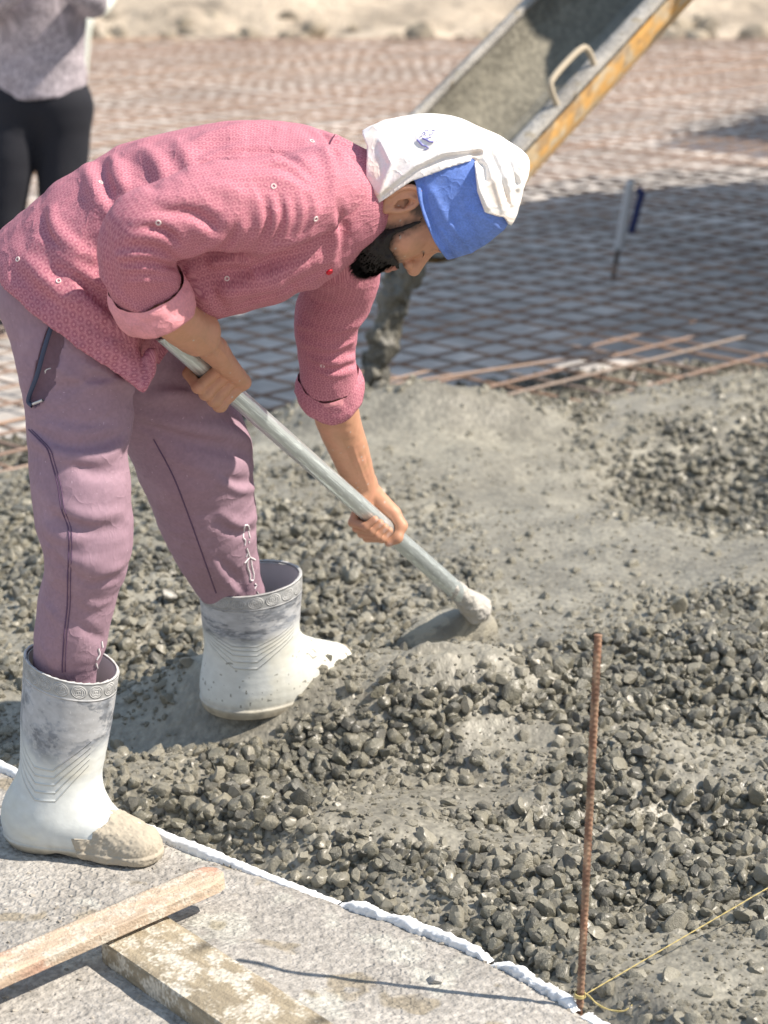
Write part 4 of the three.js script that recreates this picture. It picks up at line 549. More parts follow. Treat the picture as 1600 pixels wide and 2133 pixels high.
const shSdf = (x, y, z) => { const d = shBase(x, y, z); return Math.abs(d) > 0.045 ? d : d - 1.75 * shFold(x, y, z) - 0.014 * (fbm(x * 11, y * 11, z * 11, 2) - 0.5) - 0.004 * (fbm(x * 34, y * 34, z * 34, 2) - 0.5); };
const shirtMap = tex(1024, 1024, (u, v) => {   // a 66 mm tile: small dark rings set in a dotted ground
  const s = 6, X = u * s, Y = v * s; let d = 9; for (let j = -1; j <= 1; j++) for (let i = -1; i <= 1; i++) { const cy = Math.round(Y) + j, o = (((cy % 2) + 2) % 2) * 0.5, cx = Math.round(X - o) + i + o; d = Math.min(d, Math.hypot(X - cx, Y - cy)); }
  const ring = Math.exp(-(((d - 0.25) / 0.078) ** 2)), core = Math.exp(-((d / 0.13) ** 2)), halo = Math.exp(-(((d - 0.4) / 0.05) ** 2)) * (pnoise(u * 220, v * 220, 220, 3) > 0.45 ? 1 : 0), dots = pnoise(u * 150, v * 150, 150, 9) > 0.62 ? 1 : 0, f = 1 - 0.58 * ring, k = clamp(0.62 * ring + 0.38 * halo + 0.36 * dots * (d > 0.33 ? 1 : 0) - 0.1 * core), w = 0.95 + 0.1 * (pfbm(u, v, 40, 2, 4) - 0.5) + 0.06 * (pfbm(u, v, 3, 3, 14) - 0.5);
  return [mix(0.79, 0.53, k) * w, mix(0.535, 0.245, k) * w, mix(0.58, 0.345, k) * w];
});
const shirtMat = mat({ map: rep(shirtMap, 1 / 0.057), bumpMap: rep(creaseBump, 4.5), bumpScale: 0.0016, roughness: 0.85 });
let shirt;
{
  const [lo, hi] = bounds([...torso, ...belly, ...nearSleeve, ...farSleeve], 0.05); lo[1] = Math.min(lo[1], HEM[7][1] - 0.04); lo[2] = -3.62; hi[2] = -2.82;
  const fr = [frameOf(torsoUv, 0.16), frameOf([[nearSleeve[0][0] * 2 - nearSleeve[4][0] + 0.1, nearSleeve[0][1] + 0.01, nearSleeve[0][2] - 0.05, 1], ...nearSleeve], 0.075), frameOf([[farSleeve[0][0] - 0.06, farSleeve[0][1] + 0.2, farSleeve[0][2] + 0.06, 1], ...farSleeve], 0.06)]; fr.push(frameOf(nearLeg, 0.1)); fr[0].bias = 0.19; fr[1].bias = 0.075; fr[2].bias = 0.06; fr[3].bias = 0.125;
  shirt = part(worker, 'shirt', chainUv(nets(shSdf, lo, hi, 0.0052), fr), shirtMat);
  // turned-back cuffs, showing the paler inside of the cloth
  const innerMap = tex(256, 256, (u, v) => { const k = 0.95 + 0.18 * (pfbm(u, v, 6, 5, 3) - 0.5) + 0.12 * (pfbm(u, v, 60, 2, 8) - 0.5); return [k * 0.88, k * 0.60, k * 0.635]; });
  const inner = mat({ map: rep(innerMap, 9), roughness: 0.85, bumpMap: rep(creaseBump, 7), bumpScale: 0.0014 });
  const cuff = (pts, h0, h1, flare, m, wave) => { // a rolled sleeve: tube wall with thickness about the arm's end
    const b = V(...pts.at(-1).slice(0, 3)), a = V(...pts.at(-5).slice(0, 3)), ax = b.clone().sub(a).normalize(), e1 = V(0, 0, 1).addScaledVector(ax, -ax.z).normalize(), e2 = ax.clone().cross(e1), R = pts.at(-1)[3] * 1.05, pos = [], uv = [], idx = [], N = 72, rows = [];
    const K = 18; for (let k = 0; k <= K; k++) { const t = k / K; if (t < 0.62) { const q = t / 0.62; rows.push([mix(h0, h1, q), R * (1.02 + flare * q) + 0.004 * Math.sin(Math.PI * q)]); } else { const q = (t - 0.62) / 0.38; rows.push([mix(h1, h1 - 0.03, q) + 0.004 * Math.sin(q * Math.PI), R * (1.02 + flare) - 0.002 - 0.012 * q - (q > 0.05 ? 0.002 : 0)]); } }
    rows.forEach(([s, r], j) => { for (let i = 0; i <= N; i++) { const th = i / N * 2 * Math.PI, w = wave(th, s / h1), rr2 = r * (1 + 0.09 * (noise(Math.cos(th) * 2.4 + 4, Math.sin(th) * 2.4, j * 0.25) - 0.5) + 0.05 * (noise(Math.cos(th) * 6 + 9, Math.sin(th) * 6, j * 0.5) - 0.5)), p = b.clone().addScaledVector(ax, s + w).addScaledVector(e1, Math.cos(th) * rr2).addScaledVector(e2, Math.sin(th) * rr2); pos.push(p.x, p.y, p.z); uv.push(s, th * R); } });
    for (let j = 0; j < rows.length - 1; j++) for (let i = 0; i < N; i++) { const q = j * (N + 1) + i; idx.push(q, q + 1, q + N + 1, q + 1, q + N + 2, q + N + 1); }
    return part(shirt, 'rolled_cuff', geom(pos, idx, uv), m);
  };
  cuff(nearSleeve, -0.044, 0.008, 0.06, inner, (th, q) => 0.008 * Math.sin(th * 1.0 + 2.4) + 0.003 * Math.sin(th * 3));
  cuff(farSleeve, -0.045, 0.002, 0.10, shirtMat, (th, q) => 0.018 * Math.cos(th - 0.2) * Math.sin(th + 2.3) + 0.006 * Math.sin(th * 2 + 1));
  cuff(farSleeve, -0.03, 0.006, 0.0, inner, (th, q) => 0.003 * Math.sin(th * 2));
  // collar standing round the neck, then falling onto the shoulders
  { const c0 = V(...at(735, 402, -3.2)), ax = V(0.97, 0.06, 0.02).normalize(), e1 = V(0, 0, 1), e2 = e1.clone().cross(ax).normalize(); if (e2.y < 0) e2.multiplyScalar(-1);
    const prof = [[0.022, 0.068], [0.034, 0.073], [0.038, 0.079], [0.032, 0.088], [0.014, 0.097], [-0.008, 0.108], [-0.03, 0.118], [-0.031, 0.115], [-0.008, 0.104], [0.012, 0.093], [0.028, 0.085]], N = 110, pos = [], uv = [], idx = [];
    for (let j = 0; j < prof.length; j++) for (let i = 0; i <= N; i++) { const s = i / N, th = mix(-2.45, 2.45, s), edge = Math.abs(s - 0.5) * 2, drop = j >= 3 && j <= 8 ? (prof[3][0] - prof[j][0]) / 0.05 : 0, wob = drop * (0.012 * Math.sin(th * 6.0 + 0.6) + 0.007 * Math.sin(th * 13 + 1)), pt = drop * 0.022 * Math.pow(edge, 3), r = prof[j][1] * (1 + 0.10 * (1 - Math.cos(th)) * 0.5) + wob * 0.6, p = c0.clone().addScaledVector(ax, prof[j][0] - pt - 0.012 * edge * edge + wob * 0.4).addScaledVector(e2, Math.cos(th) * r * (Math.cos(th) > 0 ? 1.08 - 0.31 * Math.cos(th) : 1.08)).addScaledVector(e1, Math.sin(th) * r * 0.98); pos.push(p.x, p.y, p.z); uv.push(prof[j][0] + j * 0.004, th * 0.08); }
    for (let j = 0; j < prof.length - 1; j++) for (let i = 0; i < N; i++) { const q = j * (N + 1) + i; idx.push(q, q + N + 1, q + 1, q + 1, q + N + 1, q + N + 2); }
    part(shirt, 'collar', geom(pos, idx, uv), mat({ map: shirtMat.map, bumpMap: shirtMat.bumpMap, bumpScale: 0.0014, roughness: 0.85, side: THREE.DoubleSide })); }
  // buttons and the little pale rings among the print
  const stick = (px, py, geo, m, name, lift) => { const p = hit(shSdf, px, py); if (!p) return; const e = 0.003, g = V(shSdf(p[0] + e, p[1], p[2]) - shSdf(p[0] - e, p[1], p[2]), shSdf(p[0], p[1] + e, p[2]) - shSdf(p[0], p[1] - e, p[2]), shSdf(p[0], p[1], p[2] + e) - shSdf(p[0], p[1], p[2] - e)).normalize(), o = part(shirt, name, geo, m); o.position.set(p[0] + g.x * lift, p[1] + g.y * lift, p[2] + g.z * lift); o.quaternion.setFromUnitVectors(V(0, 0, 1), g); };
  const ringG = new THREE.TorusGeometry(0.0034, 0.0011, 6, 16), pale = mat({ color: lin(0.74, 0.64, 0.62), roughness: 0.7 });
  for (const [a, b] of [[210, 380], [650, 294], [570, 388], [658, 456], [473, 580], [330, 464], [37, 540], [672, 762], [122, 585]]) stick(a, b, ringG, pale, 'white_ring', 0.0002);
  stick(686, 566, new THREE.CylinderGeometry(0.0055, 0.0058, 0.003, 18).rotateX(Math.PI / 2), mat({ color: lin(0.55, 0.01, 0.03), roughness: 0.35 }), 'button', 0.001);
}
log('shirt');
//@@PART4
// ---- head, in its own axes: f forward, u up, r towards his right ear
const HO = at(843, 425, -3.125); HO[2] -= 0.075;
const HF = [0.38, -0.925], HU = [0.925, 0.38];
const toHead = (x, y, z) => { const dx = x - HO[0], dy = y - HO[1]; return [dx * HF[0] + dy * HF[1], dx * HU[0] + dy * HU[1], z - HO[2]]; };
const toWorld = (f, u, r) => V(HO[0] + f * HF[0] + u * HU[0], HO[1] + f * HF[1] + u * HU[1], HO[2] + r);
const sph = (x, y, z, a, b, c, r) => Math.hypot(x - a, y - b, z - c) - r;
const noseC = chain([[0.097, 0.014, 0, 0.008], [0.110, -0.012, 0, 0.0095], [0.1195, -0.031, 0, 0.0125]]), lipU = chain([[0.099, -0.0615, -0.018, 0.004], [0.1055, -0.060, 0, 0.0055], [0.099, -0.0615, 0.018, 0.004]]), lipL = chain([[0.096, -0.071, -0.016, 0.0045], [0.103, -0.0715, 0, 0.0065], [0.096, -0.071, 0.016, 0.0045]]);
const browC = chain([[0.082, 0.026, -0.045, 0.011], [0.097, 0.029, -0.018, 0.012], [0.097, 0.029, 0.018, 0.012], [0.082, 0.026, 0.045, 0.011]]);
const neckC = chain([[-0.012, -0.02, 0, 0.058], [-0.03, -0.08, 0, 0.058], [-0.05, -0.16, 0, 0.066]]);
const earRim = chain(Array.from({ length: 15 }, (_, i) => { const a = mix(-0.95, 3.75, i / 14); return [-0.010 + 0.0185 * Math.cos(a), 0.002 + 0.030 * Math.sin(a), 0.0855 - 0.006 * Math.cos(a), 0.0048]; }));
const earIn = chain([[-0.006, -0.022, 0.083, 0.004], [-0.014, -0.006, 0.085, 0.0035], [-0.010, 0.014, 0.085, 0.0035], [-0.002, 0.02, 0.083, 0.003]]), tragus = chain([[0.007, -0.004, 0.078, 0.0045], [0.005, -0.010, 0.081, 0.0038]]);
function skull(f, u, r) {
  const R = Math.abs(r);
  let d = ell(f, u, r, -0.005, 0.045, 0, 0.098, 0.09, 0.076);
  d = smin(d, ell(f, u, r, 0.042, -0.018, 0, 0.058, 0.085, 0.063), 0.03);
  d = smin(d, ell(f, u, r, 0.044, -0.072, 0, 0.05, 0.038, 0.052), 0.03);
  d = smin(d, sph(f, u, r, 0.078, -0.096, 0, 0.021), 0.03);
  d = smin(d, sph(f, u, R, 0.058, -0.024, 0.042, 0.027), 0.02);
  d = smin(d, browC(f, u, r), 0.016);
  d = Math.max(d, -sph(f, u, R, 0.106, 0.006, 0.034, 0.0175)) ;
  d = smin(d, sph(f, u, R, 0.0835, 0.005, 0.032, 0.0145), 0.006);
  d = smin(d, noseC(f, u, r), 0.012);
  d = smin(d, sph(f, u, R, 0.107, -0.036, 0.012, 0.0088), 0.006);
  d = Math.max(d, -sph(f, u, R, 0.1115, -0.0445, 0.0068, 0.0042));
  d = smin(d, lipU(f, u, r), 0.006); d = smin(d, lipL(f, u, r), 0.006);
  return d;
}
function headSdf(x, y, z) {
  const [f, u, r] = toHead(x, y, z), R = Math.abs(r);
  let d = smin(skull(f, u, r), neckC(f, u, r), 0.035);
  if (Math.abs(f) < 0.06 && R > 0.04) {
    let e = Math.max(ell(f, u, R - 0.35 * (-f - 0.01), -0.010, -0.001, 0.0795, 0.0195, 0.0325, 0.0075), -ell(f, u, R, -0.004, -0.004, 0.087, 0.0115, 0.0165, 0.0145));
    e = smin(e, earRim(f, u, R), 0.004); e = smin(e, earIn(f, u, R), 0.003); e = smin(e, tragus(f, u, R), 0.003); e = smin(e, sph(f, u, R, -0.004, -0.031, 0.079, 0.0075), 0.006);
    d = smin(d, e, 0.006);
    d = Math.max(d, -sph(f, u, R, 0.0015, -0.003, 0.079, 0.0045));
  }
  return d;
}
const BEARD = [[0.030, 0.022], [0.044, 0.020], [0.046, -0.012], [0.047, -0.034], [0.062, -0.047], [0.083, -0.043], [0.097, -0.044], [0.116, -0.047], [0.120, -0.058], [0.103, -0.062], [0.099, -0.0655], [0.104, -0.076], [0.109, -0.086], [0.106, -0.118], [0.07, -0.128], [0.02, -0.118], [-0.012, -0.105], [-0.022, -0.072], [0.000, -0.062], [0.020, -0.050], [0.027, -0.020]];
const skinMat = mat({ vertexColors: true, roughness: 0.55, bumpMap: null });
function paint(geo, fn) { const p = geo.attributes.position, n = geo.attributes.normal, c = []; for (let i = 0; i < p.count; i++) c.push(...fn(p.getX(i), p.getY(i), p.getZ(i), n.getX(i), n.getY(i), n.getZ(i))); geo.setAttribute('color', new THREE.Float32BufferAttribute(c, 3)); return geo; }
const SKIN = [0.51, 0.265, 0.165];
const skinVar = (x, y, z) => { const a = fbm(x * 55, y * 55, z * 55, 3) - 0.5, b = fbm(x * 300, y * 300, z * 300, 2) - 0.5, k = 1 + 0.22 * a + 0.12 * b; if (hash(Math.floor(x * 330), Math.floor(y * 330), Math.floor(z * 330)) > 0.9965) return [0.5, 0.47, 0.42]; return [SKIN[0] * k, SKIN[1] * k * (1 - 0.12 * a), SKIN[2] * k]; };
// hands on the handle
const faceE1 = (C) => { const v = V(0, EYE, 0).sub(C); return v.addScaledVector(HAX, -v.dot(HAX)).normalize(); };
function grip(C, fingers, rh) { const e1 = faceE1(C), e2 = e1.clone().cross(HAX).normalize(); return (s, deg, R) => { const a = deg * Math.PI / 180, p = C.clone().addScaledVector(HAX, s).addScaledVector(e1, Math.cos(a) * R).addScaledVector(e2, Math.sin(a) * R); return [p.x, p.y, p.z]; }; }
const L4 = (p, r) => [...p, r];
const RH = 0.0179;
const CR = onHandle(447), gR = grip(CR), CL = onHandle(782), gL = grip(CL);
const wristR = at(410, 692, -3.085), wristL = at(752, 1012, -3.685);
const rightParts = [], leftParts = [];
{ // right hand: back of the hand towards the viewer, fingers round and under the pipe
  const sp = [0.036, 0.013, -0.011, -0.033], fr = [0.0108, 0.0112, 0.0106, 0.0094];
  sp.forEach((s, i) => { const o = [0, 3, 0, -4][i], m = gR(s, 48 + o, RH + 0.018), p = gR(s - 0.004, -52 + o, RH + fr[i] + 0.010), d = gR(s - 0.007, -118 + o, RH + fr[i] + 0.003), t = gR(s - 0.008, -185 + o, RH + fr[i]);
    rightParts.push(chain([L4(m, fr[i] * 1.12), L4(p, fr[i] * 1.06), L4(d, fr[i] * 0.95), L4(t, fr[i] * 0.86)], 0.004));
    const w = V(...wristR).lerp(V(...m), 0.18); rightParts.push(chain([[...wristR, 0.028], [w.x, w.y, w.z, 0.023], L4(m, fr[i] * 1.3)])); rightParts.push((x, y, z) => Math.hypot(x - m[0], y - m[1], z - m[2]) - fr[i] * 1.28); rightParts.push((x, y, z) => Math.hypot(x - p[0], y - p[1], z - p[2]) - fr[i] * 1.14); });
  const tb = V(...wristR).lerp(V(...gR(0.05, 80, RH + 0.03)), 0.35); rightParts.push(chain([[tb.x, tb.y, tb.z, 0.019], L4(gR(0.045, 120, RH + 0.018), 0.0135), L4(gR(0.062, 175, RH + 0.011), 0.0112), L4(gR(0.06, 235, RH + 0.010), 0.0098)], 0.006));
}
{ // left hand: palm behind the pipe, fingers come up round it towards the viewer, thumb over the top
  const sp = [0.030, 0.010, -0.011, -0.031], fr = [0.0094, 0.0098, 0.0094, 0.0084];
  sp.forEach((s, i) => { const o = [4, 0, -3, -8][i], m = gL(s, 188 + o, RH + 0.014), p = gL(s - 0.002, 258 + o, RH + fr[i] + 0.011), d = gL(s - 0.003, 318 + o, RH + fr[i] + 0.0045), t = gL(s - 0.005, 358 + o + i * 3, RH + fr[i] * 0.92);
    leftParts.push(chain([L4(m, fr[i] * 1.15), L4(p, fr[i] * 1.05), L4(d, fr[i] * 0.98), L4(t, fr[i] * 0.86)], 0.004)); const w = V(...wristL).lerp(V(...m), 0.2); leftParts.push(chain([[...wristL, 0.025], [w.x, w.y, w.z, 0.021], L4(m, fr[i] * 1.3)])); });
  const tb = V(...wristL).lerp(V(...gL(0.045, 120, RH + 0.03)), 0.45); leftParts.push(chain([[tb.x, tb.y, tb.z, 0.019], L4(gL(0.046, 105, RH + 0.017), 0.0145), L4(gL(0.058, 55, RH + 0.0125), 0.0118), L4(gL(0.060, 2, RH + 0.0105), 0.0105), L4(gL(0.056, -38, RH + 0.010), 0.0090)], 0.006));
}
const foreR = [pr(288, 520, -2.94, 52), pr(335, 625, -2.99, 55), pr(375, 672, -3.035, 47), [...wristR, 0.037], ].map((p, i) => i === 3 ? p : p), foreL = [pr(684, 760, -3.5, 52), pr(703, 870, -3.56, 47), pr(730, 945, -3.62, 40), [...wristL, 0.0315]];
const veins = (sdf, lists) => { const f = folds(sdf, lists); return (x, y, z) => { const d = sdf(x, y, z); return Math.abs(d) > 0.02 ? d : d - f(x, y, z) - 0.0012 * (noise(x * 90, y * 90, z * 90) - 0.5); }; };
const cFR = chain(smooth(foreR, 3)), cFL = chain(smooth(foreL, 3));
const union = (L, k) => (x, y, z) => { let d = L[0](x, y, z); for (let i = 1; i < L.length; i++) d = smin(d, L[i](x, y, z), k); return d; };
const uR = union(rightParts, 0.0055), uL = union(leftParts, 0.0048);
const pipeOut = (x, y, z) => { const px = x - HT.x, py = y - HT.y, pz = z - HT.z, t = px * HAX.x + py * HAX.y + pz * HAX.z; return Math.hypot(px - t * HAX.x, py - t * HAX.y, pz - t * HAX.z) - RH + 0.0006; };
const handR = veins((x, y, z) => Math.max(smin(uR(x, y, z), cFR(x, y, z), 0.02), -pipeOut(x, y, z)), [[[415, 700], [440, 730], [462, 765], 0.004, 0.0028], [[400, 705], [415, 745], [430, 785], 0.004, 0.0024], [[430, 705], [465, 735], [482, 762], 0.0035, 0.0024], [[350, 640], [385, 690], [410, 710], 0.006, 0.0015], [[456, 760], [468, 800], [476, 835], 0.004, 0.0012]]);
const handL = veins((x, y, z) => Math.max(smin(uL(x, y, z), cFL(x, y, z), 0.02), -pipeOut(x, y, z)), [[[715, 920], [735, 975], [748, 1015], 0.004, 0.0028], [[735, 930], [752, 980], [768, 1020], 0.004, 0.0024], [[760, 940], [772, 990], 0.005, -0.0012]]);
let body;
{
  const G = [];
  { const [lo, hi] = bounds(foreR, 0.03); const p = [...Array(5)].flatMap((_, i) => [gR(-0.05 + i * 0.03, 0, 0.06), gR(-0.05 + i * 0.03, 180, 0.06), gR(0, -90, 0.06), gR(0, 90, 0.06)]); for (let k = 0; k < 3; k++) { lo[k] = Math.min(lo[k], ...p.map(q => q[k])); hi[k] = Math.max(hi[k], ...p.map(q => q[k])); } G.push(paint(netGeo(nets(handR, lo, hi, 0.0026)), (x, y, z) => skinVar(x, y, z))); }
  { const [lo, hi] = bounds(foreL, 0.03); const p = [...Array(5)].flatMap((_, i) => [gL(-0.06 + i * 0.035, 0, 0.06), gL(-0.06 + i * 0.035, 180, 0.06), gL(0, -90, 0.06), gL(0.03, 90, 0.06)]); for (let k = 0; k < 3; k++) { lo[k] = Math.min(lo[k], ...p.map(q => q[k])); hi[k] = Math.max(hi[k], ...p.map(q => q[k])); }
    const tips = [0.030, 0.010, -0.011, -0.031].map((s, i) => gL(s - 0.005, 352 + i * 3, RH + 0.0165)); tips.push(gL(0.056, -34, RH + 0.018));
    G.push(paint(netGeo(nets(handL, lo, hi, 0.0026)), (x, y, z) => { const c = skinVar(x, y, z); let k = 0; for (const t of tips) k = Math.max(k, 1 - sstep(0.0055, 0.0075, Math.hypot(x - t[0], y - t[1], z - t[2]))); return c.map((v, i) => mix(v, [0.56, 0.36, 0.29][i], k * 0.7)); })); }
  { const pts = [toWorld(0.13, 0, 0.09), toWorld(-0.12, 0.15, -0.09), toWorld(0, -0.2, 0), toWorld(0.1, 0.15, 0), toWorld(0.12, -0.13, 0), toWorld(-0.12, -0.16, 0)], lo = [Math.min(...pts.map(p => p.x)) - 0.02, Math.min(...pts.map(p => p.y)) - 0.02, HO[2] - 0.1], hi = [Math.max(...pts.map(p => p.x)) + 0.02, Math.max(...pts.map(p => p.y)) + 0.02, HO[2] + 0.1];
    G.push(paint(netGeo(nets((x, y, z) => { const d = headSdf(x, y, z); return Math.abs(d) > 0.012 ? d : d - 0.0008 * (noise(x * 120, y * 120, z * 120) - 0.5); }, lo, hi, 0.0026)), (x, y, z) => {
      const [f, u, r] = toHead(x, y, z); let c = skinVar(x, y, z); const R = Math.abs(r);
      const bd = polySD(BEARD, f, u) + 0.010 * (fbm(x * 170, y * 170, z * 170, 2) - 0.5), b = 1 - sstep(-0.010, 0.012, bd); c = c.map((v, i) => mix(v, [0.028, 0.017, 0.013][i], b * 0.96));
      const lip = 1 - sstep(0, 0.004, Math.min(lipU(f, u, r), lipL(f, u, r)) - 0.0005); c = c.map((v, i) => mix(v, [0.40, 0.15, 0.12][i], lip * 0.8));
      const bw = 1 - sstep(0.002, 0.0065, Math.abs(u - 0.0265 - 0.12 * Math.max(0, R - 0.03)) + 0.006 * (noise(x * 260, y * 260, z * 260) - 0.5)), band = sstep(0.012, 0.018, R) * (1 - sstep(0.046, 0.056, R)) * (f > 0.07 ? 1 : 0); c = c.map((v, i) => mix(v, 0.02, bw * band * 0.9));
      const hair = (1 - sstep(-0.008, 0.014, 0.006 - u + 0.014 * (fbm(x * 200, y * 200, z * 200, 2) - 0.5))) * (1 - sstep(0.018, 0.04, f + 0.012 * (fbm(x * 160, y * 160, z * 160, 2) - 0.5))); if (f < 0.035 && f > -0.2 && u > -0.0) c = c.map((v, i) => mix(v, 0.02, (R < 0.078 ? hair : 0) * 0.9));
      const eye = Math.exp(-(((u + 0.0035) / 0.0016) ** 2)) * (R > 0.02 && R < 0.045 && f > 0.082 ? 1 : 0); c = c.map(v => mix(v, 0.02, eye * 0.85));
      return c; })); }
  // the trunk and limbs beneath the clothes, joining the parts above into one figure
  const core = union([chain(torso.map((p, i) => [p[0], p[1], p[2], p[3] * (i < 4 ? 0.55 : 0.75)]), 0, 0.8, -3.21), chain(nearSleeve.map(p => [p[0], p[1], p[2], p[3] * 0.62])), chain(farSleeve.map(p => [p[0], p[1], p[2], p[3] * 0.68])), chain(nearLeg.map(p => [p[0], p[1], p[2], p[3] * 0.62])), chain(farLeg.map(p => [p[0], p[1], p[2], p[3] * 0.62]))], 0.02);
  { const [lo, hi] = bounds([...torso, ...nearSleeve, ...farSleeve, ...nearLeg, ...farLeg], 0.02); lo[2] -= 0.05; hi[2] += 0.05; G.push(paint(netGeo(nets(core, lo, hi, 0.014)), (x, y, z) => skinVar(x, y, z))); }
  body = part(worker, 'body', mergeGeometries(G), skinMat);
}
log('body');
{ // beard and hair: short dark strands over the jaw, temple and nape
  seed = 321; const pos = [], nor = [], idx = []; const strand = (p, n, dir, L, w) => { const t = V(...dir).addScaledVector(n, -n.dot(V(...dir)) * 0.5).normalize(), s = t.clone().cross(n).normalize(), tip = p.clone().addScaledVector(t, L).addScaledVector(n, L * rr(0.1, 0.5)), k = pos.length / 3; for (const q of [p.clone().addScaledVector(s, w), p.clone().addScaledVector(s, -w), tip]) { pos.push(q.x, q.y, q.z); nor.push(n.x, n.y, n.z); } idx.push(k, k + 1, k + 2); };
  const grad = (x, y, z) => { const e = 0.002; return V(headSdf(x + e, y, z) - headSdf(x - e, y, z), headSdf(x, y + e, z) - headSdf(x, y - e, z), headSdf(x, y, z + e) - headSdf(x, y, z - e)).normalize(); };
  const push = (f, u, s) => { let R = 0.0; for (let r = 0.1; r > 0; r -= 0.003) { const w = toWorld(f, u, r * s); if (headSdf(w.x, w.y, w.z) < 0) { R = r; break; } } return R * s; };
  for (let i = 0; i < 34000; i++) { const f = rr(-0.03, 0.122), u = rr(-0.13, 0.03), s = rnd() < 0.75 ? 1 : -1, e = polySD(BEARD, f, u); if (e > -0.001 || (e > -0.016 && rnd() < 0.3 + 40 * (e + 0.016))) continue; const r = push(f, u, s); if (!r) continue; const p = toWorld(f, u, r), n = grad(p.x, p.y, p.z); const df = f > 0.09 && u > -0.06 ? [-0.4, -0.6] : [0.35, -0.9], d = [df[0] * HF[0] + df[1] * HU[0] + rr(-0.3, 0.3), df[0] * HF[1] + df[1] * HU[1] + rr(-0.3, 0.3), rr(-0.3, 0.3)]; strand(p.addScaledVector(n, e < -0.012 ? 0.006 : 0.0005), n, d, rr(0.004, 0.011) * (e < -0.012 ? 1.5 : 0.55), e < -0.008 ? 0.0005 : 0.00028); }
  for (let i = 0; i < 4000; i++) { const a = rr(0, 6.283), f = 0.101, rrr = rr(-0.03, 0.03), u = rr(-0.125, -0.1); const w = toWorld(rr(0.03, 0.1), u, rrr * 1.4), d0 = headSdf(w.x, w.y, w.z); if (Math.abs(d0) > 0.006) continue; const n = grad(w.x, w.y, w.z), d = [HU[0] * -0.9 + HF[0] * 0.4, HU[1] * -0.9 + HF[1] * 0.4, rr(-0.3, 0.3)]; strand(w, n, d, rr(0.006, 0.013), 0.0006); }
  for (let i = 0; i < 60; i++) { const r = mix(0.019, 0.046, i / 59), w = toWorld(0.0965 - 9 * (r - 0.032) ** 2, -0.0035, r), n = grad(w.x, w.y, w.z), d = [HU[0] * -0.8 + HF[0] * 0.8, HU[1] * -0.8 + HF[1] * 0.8, 0.1]; strand(w, n, d, 0.005, 0.0004); }
  part(worker, 'beard', geom(pos, idx, null, nor), mat({ color: lin(0.018, 0.014, 0.012), roughness: 0.95, side: THREE.DoubleSide }));
  const jaw = (x, y, z) => { const [f, u, r] = toHead(x, y, z); return Math.max(skull(f, u, r) + 0.002 - 0.011 * sstep(-0.002, 0.02, -polySD(BEARD, f, u)) - 0.006 * (fbm(x * 140, y * 140, z * 140, 2) - 0.5), polySD(BEARD, f, u) + 0.005 + 0.008 * (fbm(x * 110, y * 110, z * 110, 2) - 0.5)); };
  const q = [toWorld(0.13, -0.14, 0), toWorld(-0.04, 0.03, 0), toWorld(0.13, 0.03, 0), toWorld(-0.04, -0.14, 0)]; part(worker, 'beard_mass', netGeo(nets(jaw, [Math.min(...q.map(p => p.x)), Math.min(...q.map(p => p.y)), HO[2] - 0.085], [Math.max(...q.map(p => p.x)), Math.max(...q.map(p => p.y)), HO[2] + 0.085], 0.0028)), mat({ color: lin(0.013, 0.010, 0.009), roughness: 0.75 }));
}
